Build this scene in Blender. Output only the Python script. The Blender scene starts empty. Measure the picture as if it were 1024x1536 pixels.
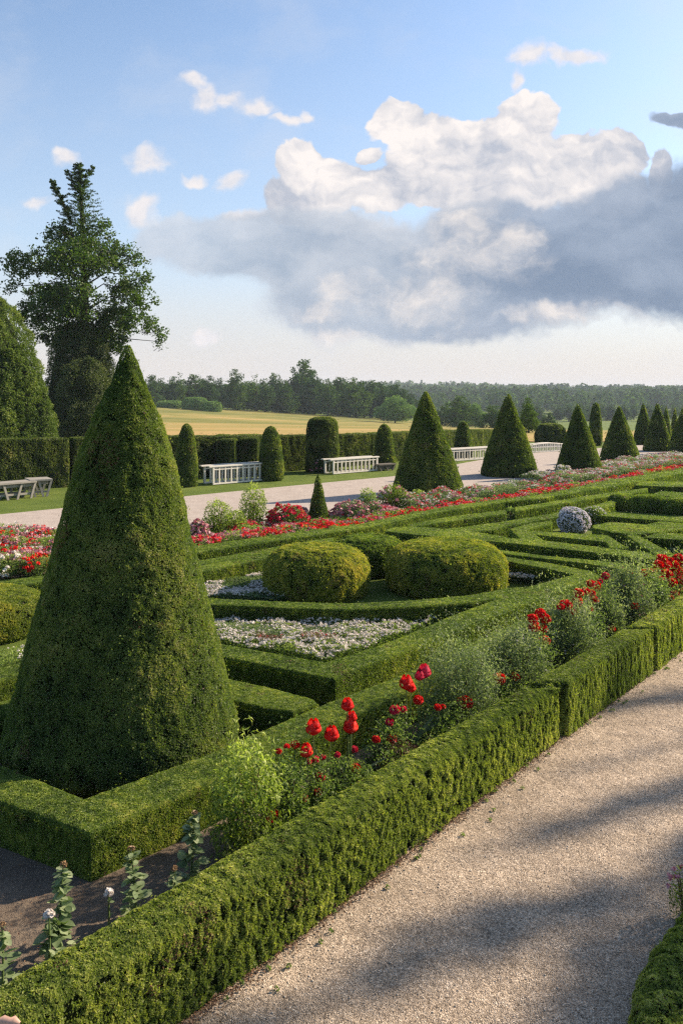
import bpy, math, random
import numpy as np
from mathutils import Vector
from mathutils.geometry import tessellate_polygon

R = math.radians
scn = bpy.context.scene
COL = scn.collection
F, HC, HZ = 1200.0, 3.0, 600.0      # focal length in photo pixels, eye height, horizon row

# ------------------------------------------------------------------ camera
cam_d = bpy.data.cameras.new("camera")
cam = bpy.data.objects.new("camera", cam_d)
COL.objects.link(cam)
cam.location = (0, 0, HC)
cam.rotation_euler = (R(90), 0, 0)
cam_d.sensor_fit = 'VERTICAL'
cam_d.sensor_height = 36.0
cam_d.lens = F / 1536 * 36
cam_d.shift_y = -(768 - HZ) / 1536
cam_d.clip_start = 0.05
cam_d.clip_end = 20000
scn.camera = cam

# ------------------------------------------------------------------ sun
SUN_AZ = R(63)       # clockwise from +Y (view direction) towards +X
SUN_EL = R(30)
sd = Vector((math.sin(SUN_AZ) * math.cos(SUN_EL), math.cos(SUN_AZ) * math.cos(SUN_EL), math.sin(SUN_EL)))
sl = bpy.data.lights.new("sun", 'SUN')
sl.energy = 4.5
sl.angle = R(1.0)
sl.color = (1.0, 0.83, 0.62)
so = bpy.data.objects.new("sun", sl)
COL.objects.link(so)
so.rotation_euler = sd.to_track_quat('Z', 'Y').to_euler()
so.location = (30, 20, 40)

# ------------------------------------------------------------------ exposure
scn.view_settings.view_transform = 'Standard'
scn.view_settings.look = 'None'
scn.view_settings.exposure = 1.4
scn.view_settings.gamma = 1
scn.view_settings.use_curve_mapping = False
cy = scn.cycles
cy.use_denoising = False
cy.denoiser = 'OPENIMAGEDENOISE'
cy.denoising_input_passes = 'RGB_ALBEDO_NORMAL'
cy.denoising_prefilter = 'ACCURATE'
cy.filter_width = 1.35
cy.max_bounces = 6
cy.diffuse_bounces = 3
cy.glossy_bounces = 2
cy.transmission_bounces = 4
cy.volume_bounces = 0
cy.transparent_max_bounces = 4
cy.sample_clamp_indirect = 4
cy.caustics_reflective = False
cy.caustics_refractive = False

# ------------------------------------------------------------------ node helper
class NT:
    def __init__(s, tree):
        s.t = tree
    def n(s, typ, ins=None, **props):
        nd = s.t.nodes.new(typ)
        for k, v in props.items():
            setattr(nd, k, v)
        if ins:
            for k, v in ins.items():
                s.set(nd.inputs[k], v)
        return nd
    def set(s, sock, v):
        if isinstance(v, bpy.types.NodeSocket):
            s.t.links.new(v, sock)
        else:
            sock.default_value = v
    def m(s, op, a, b=None, c=None, clamp=False):
        nd = s.t.nodes.new('ShaderNodeMath')
        nd.operation = op
        nd.use_clamp = clamp
        for i, v in enumerate((a, b, c)):
            if v is not None:
                s.set(nd.inputs[i], v)
        return nd.outputs[0]
    def vm(s, op, a, b=None, out=0):
        nd = s.t.nodes.new('ShaderNodeVectorMath')
        nd.operation = op
        s.set(nd.inputs[0], a)
        if b is not None:
            s.set(nd.inputs[1], b)
        return nd.outputs[out]
    def noise(s, vec, scale, detail=4, rough=0.55, dist=0.0, out='Fac', dim='3D'):
        nd = s.n('ShaderNodeTexNoise', {'Vector': vec, 'Scale': scale, 'Detail': detail, 'Roughness': rough, 'Distortion': dist}, noise_dimensions=dim)
        return nd.outputs[out]
    def ramp(s, fac, stops, interp='LINEAR'):
        nd = s.t.nodes.new('ShaderNodeValToRGB')
        cr = nd.color_ramp
        cr.interpolation = interp
        while len(cr.elements) < len(stops):
            cr.elements.new(0.5)
        for e, (p, c) in zip(cr.elements, stops):
            e.position = p
            e.color = (*c, 1) if len(c) == 3 else c
        s.set(nd.inputs[0], fac)
        return nd.outputs[0]
    def mix(s, fac, a, b, blend='MIX'):
        nd = s.t.nodes.new('ShaderNodeMix')
        nd.data_type = 'RGBA'
        nd.blend_type = blend
        s.set(nd.inputs[0], fac)
        for i, v in ((6, a), (7, b)):
            if not isinstance(v, bpy.types.NodeSocket) and len(v) == 3:
                v = (*v, 1)
            s.set(nd.inputs[i], v)
        return nd.outputs[2]
    def step(s, x, a, b):
        nd = s.n('ShaderNodeMapRange', {'Value': x, 'From Min': a, 'From Max': b, 'To Min': 0.0, 'To Max': 1.0}, interpolation_type='SMOOTHSTEP')
        return nd.outputs[0]

# ------------------------------------------------------------------ world: sky with clouds
world = bpy.data.worlds.new("World")
scn.world = world
world.use_nodes = True
world.cycles.sampling_method = 'MANUAL'
world.cycles.sample_map_resolution = 256
wt = world.node_tree
wt.nodes.clear()
W = NT(wt)
out = W.n('ShaderNodeOutputWorld')
bg = W.n('ShaderNodeBackground', {'Strength': 0.108})
wt.links.new(bg.outputs[0], out.inputs[0])
sky = W.n('ShaderNodeTexSky', sky_type='NISHITA', sun_disc=False, sun_elevation=SUN_EL, sun_rotation=SUN_AZ,
          altitude=50, air_density=1.0, dust_density=1.0, ozone_density=1.0)
dirv = W.n('ShaderNodeTexCoord').outputs['Generated']
sep = W.n('ShaderNodeSeparateXYZ', {0: dirv})
ay = W.m('MAXIMUM', W.m('ABSOLUTE', sep.outputs[1]), 0.12)
uu = W.m('DIVIDE', sep.outputs[0], ay)
vv = W.m('DIVIDE', sep.outputs[2], ay)
UV = W.n('ShaderNodeCombineXYZ', {0: uu, 1: vv, 2: 0.0}).outputs[0]

def P2(px, py):
    return ((px - 512) / F, (HZ - py) / F)

# two shared displacement fields and one shared billow field bend every cloud outline
wnA = W.noise(UV, 9.0, 4, 0.62, out='Color', dim='2D')
WA = W.vm('SUBTRACT', wnA, (0.5, 0.5, 0.5))

def blobs_field(warp, blobs, soft):
    v = W.vm('ADD', UV, W.vm('MULTIPLY', WA, (warp, warp, 0)))
    acc = None
    for (px, py, rx, ry) in blobs:
        cx, cy_ = P2(px, py)
        nd = wt.nodes.new('ShaderNodeVectorMath')
        nd.operation = 'MULTIPLY_ADD'
        W.set(nd.inputs[0], v)
        nd.inputs[1].default_value = (F / rx, F / ry, 0)
        nd.inputs[2].default_value = (-cx * F / rx, -cy_ * F / ry, 0)
        L = W.vm('LENGTH', nd.outputs[0], out=1)
        acc = L if acc is None else (W.m('SMOOTH_MIN', acc, L, soft) if soft else W.m('MINIMUM', acc, L))
    return W.m('SUBTRACT', 1.0, acc)

def billow(vec, sc, st, det=4):
    sv = W.vm('MULTIPLY', vec, st)
    vo = W.n('ShaderNodeTexVoronoi', {'Vector': sv, 'Scale': sc, 'Detail': 2.0, 'Roughness': 0.6, 'Lacunarity': 2.2}, feature='F1', voronoi_dimensions='2D', normalize=True)
    nz = W.noise(sv, sc * 0.7, det, 0.62, dim='2D')
    return W.m('ADD', W.m('MULTIPLY', W.m('SUBTRACT', 0.5, vo.outputs['Distance']), 0.55), W.m('SUBTRACT', nz, 0.5))

Wv = W.vm('ADD', UV, W.vm('MULTIPLY', WA, (0.05, 0.05, 0)))
Wo = W.vm('ADD', Wv, (0.008, 0.012, 0))
b0 = billow(Wv, 21, (1, 1.15, 1), 6)
b1 = billow(Wo, 21, (1, 1.15, 1), 4)
diff = W.m('SUBTRACT', b0, b1)
big0 = W.noise(W.vm('MULTIPLY', Wv, (0.8, 1.4, 1)), 6.5, 5, 0.58, dim='2D')
big1 = W.noise(W.vm('MULTIPLY', W.vm('ADD', Wv, (0.016, 0.026, 0)), (0.8, 1.4, 1)), 6.5, 4, 0.58, dim='2D')
bdiff = W.m('SUBTRACT', big0, big1)

f_white = blobs_field(0.035, [
    (596, 178, 44, 36), (645, 208, 56, 44), (695, 236, 70, 56), (790, 188, 56, 50), (742, 232, 62, 64), (800, 252, 68, 62),
    (872, 246, 64, 48), (925, 234, 44, 40), (988, 258, 24, 38), (455, 250, 40, 38), (500, 278, 66, 42), (560, 284, 64, 36),
    (640, 268, 90, 48), (720, 288, 90, 38), (552, 232, 20, 14), (900, 284, 76, 38), (440, 298, 58, 36)], 0.2)
f_small = blobs_field(0.06, [
    (285, 120, 26, 18), (308, 150, 28, 30), (347, 156, 34, 17), (392, 168, 40, 15), (430, 183, 32, 11), (463, 176, 13, 12),
    (222, 247, 34, 24), (337, 270, 28, 18), (284, 271, 26, 10), (212, 318, 26, 22), (105, 238, 28, 16), (62, 304, 30, 13),
    (305, 509, 36, 14), (800, 84, 44, 22), (772, 118, 14, 20), (858, 82, 50, 13), (370, 318, 42, 10)], 0)
f_dark = blobs_field(0.05, [
    (320, 356, 130, 38), (420, 370, 200, 66), (560, 420, 190, 100), (680, 410, 200, 106), (830, 395, 200, 98),
    (1020, 360, 200, 122), (720, 352, 120, 56), (1040, 183, 62, 15), (1240, 340, 200, 140)], 0.3)
f_glow = blobs_field(0.07, [
    (690, 340, 80, 56), (752, 400, 76, 56), (650, 400, 100, 70), (775, 365, 40, 46), (600, 440, 130, 44), (480, 470, 40, 22), (880, 478, 130, 20), (560, 507, 120, 15)], 0.25)

hor = W.step(vv, 0.52, 0.0)
nish = W.vm('MULTIPLY', sky.outputs[0], (0.66, 0.71, 0.75))
basec = W.mix(W.m('MULTIPLY', W.step(vv, 0.62, -0.02), 0.50), nish, (2.45, 2.65, 2.9))
basec = W.mix(W.m('MULTIPLY', W.step(vv, 0.22, 0.0), 0.85), basec, (2.78, 2.46, 2.32))
dk = W.m('ADD', f_dark, W.m('ADD', W.m('MULTIPLY', b0, 0.22), W.m('MULTIPLY', W.m('SUBTRACT', big0, 0.5), 0.5)))
mk_dark = W.m('MULTIPLY', W.step(dk, -0.04, 0.20), W.m('ADD', 0.72, W.m('MULTIPLY', W.step(uu, -0.26, 0.0), 0.26)))
shade_d = W.m('ADD', W.m('ADD', 0.10, W.m('MULTIPLY', W.step(vv, 0.07, 0.21), 0.42)), W.m('ADD', W.m('ADD', W.m('MULTIPLY', bdiff, 2.0), W.m('MULTIPLY', diff, 0.25)), W.m('MULTIPLY', W.m('SUBTRACT', 0.45, dk), 0.6)), clamp=True)
xr = W.step(uu, 0.02, 0.26)
dcol_l = W.mix(shade_d, (1.30, 1.58, 2.0), (2.5, 2.6, 2.8))
dcol_r = W.mix(shade_d, (0.72, 0.98, 1.42), (1.4, 1.66, 2.1))
dcol = W.mix(xr, dcol_l, dcol_r)
gl = W.m('ADD', W.m('MINIMUM', f_glow, 0.6), W.m('ADD', W.m('MULTIPLY', b0, 0.9), W.m('MULTIPLY', W.m('SUBTRACT', big0, 0.5), 1.2)))
mk_g = W.m('MULTIPLY', W.step(gl, 0.0, 0.85), 0.85)
gsh = W.m('ADD', 0.48, W.m('ADD', W.m('MULTIPLY', diff, 1.3), W.m('MULTIPLY', bdiff, 2.0)), clamp=True)
gcol = W.mix(gsh, (1.7, 1.85, 2.15), (3.4, 3.12, 2.92))
wh = W.m('ADD', W.m('MINIMUM', f_white, 0.7), W.m('ADD', W.m('MULTIPLY', b0, 0.75), W.m('MULTIPLY', W.m('SUBTRACT', big0, 0.5), 0.6)))
mk_w = W.step(wh, 0.02, 0.16)
low = W.step(vv, 0.33, 0.22)
wsh = W.m('ADD', 0.64, W.m('SUBTRACT', W.m('ADD', W.m('MULTIPLY', diff, 1.3), W.m('MULTIPLY', bdiff, 3.2)), W.m('MULTIPLY', low, 0.22)), clamp=True)
wcol = W.mix(wsh, (1.85, 1.98, 2.3), (3.55, 3.32, 3.2))
sm = W.m('ADD', W.m('MINIMUM', f_small, 0.7), W.m('MULTIPLY', b0, 1.3))
mk_s = W.m('MULTIPLY', W.step(sm, 0.0, 0.85), 0.95)
scol = W.mix(W.m('ADD', 0.6, W.m('MULTIPLY', diff, 1.5), clamp=True), (2.4, 2.5, 2.8), (3.5, 3.25, 3.15))
mk_v = W.m('MULTIPLY', W.step(big0, 0.42, 0.75), 0.22)
c = W.mix(mk_v, basec, (2.6, 2.7, 2.95))
c = W.mix(mk_s, c, scol)
c = W.mix(mk_w, c, wcol)
c = W.mix(mk_dark, c, dcol)
c = W.mix(W.m('MULTIPLY', mk_g, W.step(dk, -0.15, 0.2)), c, gcol)
back = W.step(sep.outputs[1], -0.05, 0.10)       # clouds thin out behind the viewer
c = W.mix(back, nish, c)
wt.links.new(c, bg.inputs[0])
#SKYEND

# ================================================================== numpy tools
rng = np.random.default_rng(7)
random.seed(7)

def hsh(ix, iy, iz, seed):
    h = (ix.astype(np.uint32) * np.uint32(374761393) + iy.astype(np.uint32) * np.uint32(668265263)
         + iz.astype(np.uint32) * np.uint32(2147483647) + np.uint32((seed * 974711 + 12345) & 0xffffffff))
    h = (h ^ (h >> np.uint32(13))) * np.uint32(1274126177)
    h = h ^ (h >> np.uint32(16))
    h = h * np.uint32(2246822519)
    h = h ^ (h >> np.uint32(15))
    return (h & np.uint32(0xffffff)).astype(np.float32) / 16777216.0

def vnoise(p, seed=0):
    i = np.floor(p)
    f = (p - i).astype(np.float32)
    i = i.astype(np.int64)
    f = f * f * (3 - 2 * f)
    r = 0
    for dx in (0, 1):
        wx = f[:, 0] if dx else 1 - f[:, 0]
        for dy in (0, 1):
            wy = f[:, 1] if dy else 1 - f[:, 1]
            for dz in (0, 1):
                wz = f[:, 2] if dz else 1 - f[:, 2]
                r = r + wx * wy * wz * hsh(i[:, 0] + dx, i[:, 1] + dy, i[:, 2] + dz, seed)
    return r

def fbm(p, seed=0, o=3):
    r, a, t = 0, 1.0, 0
    for k in range(o):
        r = r + a * vnoise(p * (2.03 ** k), seed + k * 17)
        t += a
        a *= 0.5
    return r / t

def unit(v):
    return v / np.maximum(np.linalg.norm(v, axis=1, keepdims=True), 1e-9)

def rand_unit(n):
    return unit(rng.normal(size=(n, 3)))

class Geo:
    """collects vertices / polygons with material index and a 'tone' value per face, becomes ONE mesh object"""
    def __init__(s):
        s.v, s.f, s.nv = [], [], 0
    def add(s, V, Fc, mat=0, tone=0.5, smooth=False):
        V = np.asarray(V, np.float32).reshape(-1, 3)
        Fc = np.asarray(Fc, np.int64)
        if Fc.size == 0:
            return
        tone = np.broadcast_to(np.asarray(tone, np.float32), (len(Fc),))
        s.v.append(V)
        s.f.append((Fc + s.nv, mat, tone, smooth))
        s.nv += len(V)
    def tri_samples(s):
        pass
    def build(s, name, mats, parent=None, loc=None):
        me = bpy.data.meshes.new(name)
        V = np.concatenate(s.v)
        if loc is not None:
            V = V - np.asarray(loc, np.float32)
        me.vertices.add(len(V))
        me.vertices.foreach_set('co', V.astype(np.float32).ravel())
        nl = sum(f.size for f, *_ in s.f)
        npz = sum(len(f) for f, *_ in s.f)
        me.loops.add(nl)
        me.polygons.add(npz)
        me.loops.foreach_set('vertex_index', np.concatenate([f.ravel() for f, *_ in s.f]).astype(np.int32))
        tot = np.concatenate([np.full(len(f), f.shape[1], np.int32) for f, *_ in s.f])
        st = np.concatenate([[0], np.cumsum(tot)[:-1]]).astype(np.int32)
        me.polygons.foreach_set('loop_start', st)
        me.polygons.foreach_set('loop_total', tot)
        me.polygons.foreach_set('material_index', np.concatenate([np.full(len(f), m, np.int32) for f, m, *_ in s.f]))
        me.polygons.foreach_set('use_smooth', np.concatenate([np.full(len(f), sm, bool) for f, m, t, sm in s.f]))
        a = me.attributes.new('tone', 'FLOAT', 'FACE')
        a.data.foreach_set('value', np.concatenate([t for f, m, t, sm in s.f]).astype(np.float32))
        for m in (mats if isinstance(mats, (list, tuple)) else [mats]):
            me.materials.append(m)
        me.update()
        me.validate()
        o = bpy.data.objects.new(name, me)
        COL.objects.link(o)
        if parent is not None:
            o.parent = parent
        elif loc is not None:
            o.location = loc
        return o

def tag(o, label=None, cat=None, group=None, kind=None):
    if label: o['label'] = label
    if cat: o['category'] = cat
    if group: o['group'] = group
    if kind: o['kind'] = kind
    return o

def empty(name, loc, label, cat, group=None):
    o = bpy.data.objects.new(name, None)
    o.empty_display_size = 0.2
    COL.objects.link(o)
    o.location = loc
    return tag(o, label, cat, group)

def leaves(g, P, N, L, wid=0.6, mat=1, tone=0.5, spread=0.9, up=0.25, fold=0.18, outw=0.5, hang=0.0):
    """leaf-shaped quads at points P with outward normals N, length L (array or number)"""
    n = len(P)
    if n == 0:
        return
    P = np.asarray(P, np.float32)
    L = np.broadcast_to(np.asarray(L, np.float32), (n,)).reshape(-1, 1) * rng.uniform(0.7, 1.25, (n, 1)).astype(np.float32)
    sp_ = np.broadcast_to(np.asarray(spread, np.float32), (n,)).reshape(-1, 1)
    nn = unit(N * 0.75 + rand_unit(n) * sp_)
    ax = rand_unit(n) + N * outw
    ax[:, 2] += up - hang
    ax = unit(ax - nn * np.sum(ax * nn, 1, keepdims=True))
    sd_ = np.cross(nn, ax)
    a = P - ax * L * 0.5
    c_ = P + ax * L * 0.5
    m_ = P - ax * L * 0.05 + nn * L * fold
    b = m_ + sd_ * L * wid * 0.5
    d = m_ - sd_ * L * wid * 0.5
    a = a
    V = np.stack([a, b, c_, d], 1).reshape(-1, 3)
    Fc = np.arange(n * 4).reshape(n, 4)
    g.add(V, Fc, mat, tone)

def tube(g, pts, rads, k=6, mat=0, tone=0.5, smooth=True):
    pts = np.asarray(pts, float)
    n = len(pts)
    t = np.gradient(pts, axis=0)
    t = unit(t)
    ref = np.array([0.31, 0.17, 0.93]) if abs(t[0][2]) < 0.9 else np.array([1.0, 0.1, 0])
    u = unit(np.cross(t, ref))
    w = np.cross(t, u)
    an = np.linspace(0, 2 * np.pi, k, endpoint=False)
    r = np.broadcast_to(np.asarray(rads, float), (n,))
    V = pts[:, None] + r[:, None, None] * (np.cos(an)[None, :, None] * u[:, None] + np.sin(an)[None, :, None] * w[:, None])
    idx = np.arange(n * k).reshape(n, k)
    q = np.stack([idx[:-1], np.roll(idx[:-1], -1, 1), np.roll(idx[1:], -1, 1), idx[1:]], -1).reshape(-1, 4)
    g.add(V.reshape(-1, 3), q, mat, tone, smooth)

def box(g, c0, sz, rz=0, mat=0, tone=0.5, taper=1.0, shear=(0, 0)):
    x, y, z = np.array(sz) / 2
    V = np.array([[sx * x * (taper if s3 > 0 else 1), sy * y * (taper if s3 > 0 else 1), s3 * z] for s3 in (-1, 1) for sx, sy in ((-1, -1), (1, -1), (1, 1), (-1, 1))])
    V[:, 0] += shear[0] * (V[:, 2] / max(z, 1e-6))
    V[:, 1] += shear[1] * (V[:, 2] / max(z, 1e-6))
    ca, sa = math.cos(rz), math.sin(rz)
    V = np.stack([V[:, 0] * ca - V[:, 1] * sa, V[:, 0] * sa + V[:, 1] * ca, V[:, 2]], 1) + np.array(c0)
    g.add(V, [[3, 2, 1, 0], [4, 5, 6, 7], [0, 1, 5, 4], [1, 2, 6, 5], [2, 3, 7, 6], [3, 0, 4, 7]], mat, tone)

def G2(px, py, z=0.0):
    Y = F * (HC - z) / (py - HZ)
    return ((px - 512) / F * Y, Y)

def ramp01(x, a, b):
    t = np.clip((x - a) / (b - a), 0, 1)
    return t * t * (3 - 2 * t)

def terrain(X, Y):
    X = np.asarray(X, float); Y = np.asarray(Y, float)
    z = ramp01(Y, 58, 200) * np.clip(-1.85 - 0.063 * X, -6, 4)
    z = z + ramp01(Y, 240, 420) * (-6 - np.clip(-1.85 - 0.063 * X, -6, 4)) * 0.9
    z = z + ramp01(Y, 420, 1250) * (17 + 3 * np.sin(X / 190.0 + 1.0) + 2.0 * np.sin(X / 73.0)) + ramp01(Y, 1250, 2600) * 6
    return z

# ================================================================== materials
def mat_new(name):
    m = bpy.data.materials.new(name)
    m.use_nodes = True
    m.node_tree.nodes.clear()
    return m, NT(m.node_tree)

G1 = (1.0, 1.0, 1.0)
def foliage(name, stops, rough=0.5, trans=0.46, gain=(2.35, 2.14, 2.5), spec=0.22, tcol=(1.1, 1.25, 0.5), vary=False):
    m, N = mat_new(name)
    at = N.n('ShaderNodeAttribute', attribute_name='tone')
    col = N.ramp(at.outputs['Fac'], [(p_, tuple(min(v * k_, 0.9) for v, k_ in zip(c_, gain))) for p_, c_ in stops])
    if vary:
        rd = N.n('ShaderNodeObjectInfo').outputs['Random']
        k = N.n('ShaderNodeCombineXYZ', {0: N.m('ADD', 0.62, N.m('MULTIPLY', rd, 0.75)), 1: N.m('ADD', 0.68, N.m('MULTIPLY', rd, 0.55)), 2: 0.9})
        col = N.mix(1.0, col, k.outputs[0], 'MULTIPLY')
    p = N.n('ShaderNodeBsdfPrincipled', {'Base Color': col, 'Roughness': rough, 'Specular IOR Level': spec})
    tr = N.n('ShaderNodeBsdfTranslucent', {'Color': N.mix(1.0, col, tcol, 'MULTIPLY')})
    mx = N.n('ShaderNodeMixShader', {0: trans, 1: p.outputs[0], 2: tr.outputs[0]})
    o = N.n('ShaderNodeOutputMaterial', {0: mx.outputs[0]})
    return m

def plain(name, col, rough=0.8, spec=0.2, var=0.35, scale=12.0, bump=0.0):
    m, N = mat_new(name)
    tc = N.n('ShaderNodeTexCoord').outputs['Object']
    nz = N.noise(tc, scale, 5, 0.6)
    f = N.m('ADD', 1 - var, N.m('MULTIPLY', nz, 2 * var))
    cc = N.vm('SCALE', (*col,), None)
    sc = cc.node
    N.set(sc.inputs['Scale'], f)
    p = N.n('ShaderNodeBsdfPrincipled', {'Base Color': cc, 'Roughness': rough, 'Specular IOR Level': spec})
    if bump:
        b = N.n('ShaderNodeBump', {'Height': nz, 'Distance': bump, 'Strength': 1.0})
        N.set(p.inputs['Normal'], b.outputs[0])
    N.n('ShaderNodeOutputMaterial', {0: p.outputs[0]})
    return m

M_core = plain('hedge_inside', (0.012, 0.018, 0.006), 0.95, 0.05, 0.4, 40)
M_box = foliage('box_leaves', [(0, (0.024, 0.044, 0.009)), (0.4, (0.055, 0.088, 0.014)), (0.75, (0.108, 0.142, 0.022)), (1, (0.19, 0.20, 0.045))])
M_boxfront = foliage('front_box_leaves', [(0, (0.040, 0.060, 0.010)), (0.4, (0.110, 0.138, 0.020)), (0.75, (0.21, 0.22, 0.034)), (1, (0.36, 0.33, 0.08))], trans=0.50, gain=(1.45, 1.5, 2.1))
M_yew = foliage('cone_leaves', [(0, (0.022, 0.040, 0.010)), (0.4, (0.050, 0.078, 0.016)), (0.75, (0.090, 0.115, 0.024)), (1, (0.16, 0.16, 0.055))], rough=0.5, spec=0.28)
M_yewfar = foliage('far_cone_leaves', [(0, (0.022, 0.038, 0.009)), (0.4, (0.042, 0.068, 0.012)), (0.75, (0.080, 0.104, 0.018)), (1, (0.13, 0.14, 0.03))])
M_gold = foliage('golden_dome_leaves', [(0, (0.035, 0.058, 0.010)), (0.4, (0.085, 0.110, 0.016)), (0.75, (0.165, 0.165, 0.024)), (1, (0.27, 0.23, 0.05))])
M_dkhedge = foliage('tall_hedge_leaves', [(0, (0.016, 0.028, 0.008)), (0.4, (0.036, 0.054, 0.012)), (0.75, (0.068, 0.088, 0.020)), (1, (0.13, 0.13, 0.045))])
M_oak = foliage('oak_leaves', [(0, (0.018, 0.034, 0.009)), (0.5, (0.040, 0.066, 0.014)), (1, (0.095, 0.120, 0.026))], gain=(1.25, 1.4, 1.2))
M_thuja = foliage('thuja_leaves', [(0, (0.026, 0.044, 0.010)), (0.5, (0.060, 0.088, 0.018)), (1, (0.125, 0.145, 0.038))], trans=0.3, gain=(1.9, 1.9, 1.6))
M_ivy = foliage('ivy_leaves', [(0, (0.026, 0.040, 0.014)), (0.5, (0.056, 0.072, 0.026)), (1, (0.12, 0.12, 0.055))], trans=0.3, gain=(1.5, 1.55, 1.4))
M_wood = foliage('woodland_leaves', vary=True, stops=[(0, (0.018, 0.034, 0.012)), (0.5, (0.038, 0.062, 0.018)), (1, (0.080, 0.105, 0.028))], trans=0.15, gain=(1.7, 2.0, 1.5), rough=0.9, spec=0.0)
M_willow = foliage('willow_leaves', [(0, (0.04, 0.065, 0.022)), (0.5, (0.085, 0.12, 0.04)), (1, (0.14, 0.18, 0.06))], trans=0.15, gain=(2.2, 2.4, 2.1), rough=0.9, spec=0.0)
M_silver = foliage('silver_leaves', [(0, (0.045, 0.070, 0.032)), (0.5, (0.105, 0.140, 0.070)), (1, (0.27, 0.29, 0.19))], rough=0.7, spec=0.15, gain=(1.35, 1.35, 1.3))
M_lime = foliage('lime_leaves', [(0, (0.07, 0.10, 0.018)), (0.5, (0.20, 0.245, 0.05)), (1, (0.42, 0.44, 0.14))], gain=(1.05, 1.12, 1.0))
M_rose = foliage('rose_leaves', [(0, (0.022, 0.042, 0.012)), (0.5, (0.055, 0.090, 0.022)), (1, (0.13, 0.17, 0.05))])
M_grey = foliage('grey_green_leaves', [(0, (0.05, 0.085, 0.045)), (0.5, (0.11, 0.16, 0.085)), (1, (0.26, 0.30, 0.19))], rough=0.6, gain=(0.8, 0.85, 0.8))
M_red = foliage('red_petals', [(0, (0.38, 0.004, 0.004)), (0.6, (0.66, 0.010, 0.008)), (1, (0.78, 0.045, 0.025))], trans=0.25, tcol=(1.2, 0.6, 0.6), gain=G1)
M_crim = foliage('crimson_petals', [(0, (0.32, 0.006, 0.022)), (0.6, (0.55, 0.014, 0.05)), (1, (0.68, 0.07, 0.12))], trans=0.25, tcol=(1.2, 0.6, 0.6), gain=G1)
M_pink = foliage('pink_petals', [(0, (0.390, 0.078, 0.109)), (0.6, (0.515, 0.218, 0.250)), (1, (0.608, 0.437, 0.437))], trans=0.25, tcol=(0.858, 0.702, 0.702), gain=G1)
M_white = foliage('white_petals', [(0, (0.50, 0.44, 0.40)), (0.6, (0.66, 0.60, 0.545)), (1, (0.78, 0.73, 0.68))], trans=0.2, tcol=(1, 1, 1), gain=G1)
M_stemleaf = foliage('stem_plant_leaves', [(0, (0.06, 0.10, 0.055)), (0.5, (0.13, 0.19, 0.11)), (1, (0.26, 0.32, 0.22))], rough=0.6, gain=(1.35, 1.25, 1.1))
M_lilac = foliage('lilac_petals', [(0, (0.52, 0.47, 0.52)), (0.6, (0.72, 0.67, 0.70)), (1, (0.84, 0.80, 0.81))], trans=0.2, tcol=(1, 1, 1), gain=G1)
M_dry = foliage('dry_leaves', [(0, (0.07, 0.035, 0.02)), (0.5, (0.17, 0.09, 0.05)), (1, (0.30, 0.20, 0.10))], trans=0.1, tcol=(1, 1, 1), gain=G1)
M_bark = plain('bark', (0.055, 0.042, 0.030), 0.95, 0.1, 0.5, 14, 0.02)
M_stem = plain('green_stem', (0.07, 0.11, 0.03), 0.6, 0.3, 0.3, 30)
M_twig = plain('brown_stem', (0.14, 0.09, 0.05), 0.8, 0.2, 0.3, 30)
M_paint = plain('white_painted_wood', (0.58, 0.54, 0.48), 0.6, 0.3, 0.12, 6)
M_oldwood = plain('weathered_grey_wood', (0.24, 0.225, 0.20), 0.85, 0.15, 0.3, 9, 0.005)
M_darkwood = plain('dark_weathered_wood', (0.12, 0.11, 0.095), 0.9, 0.1, 0.3, 9, 0.005)

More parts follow.
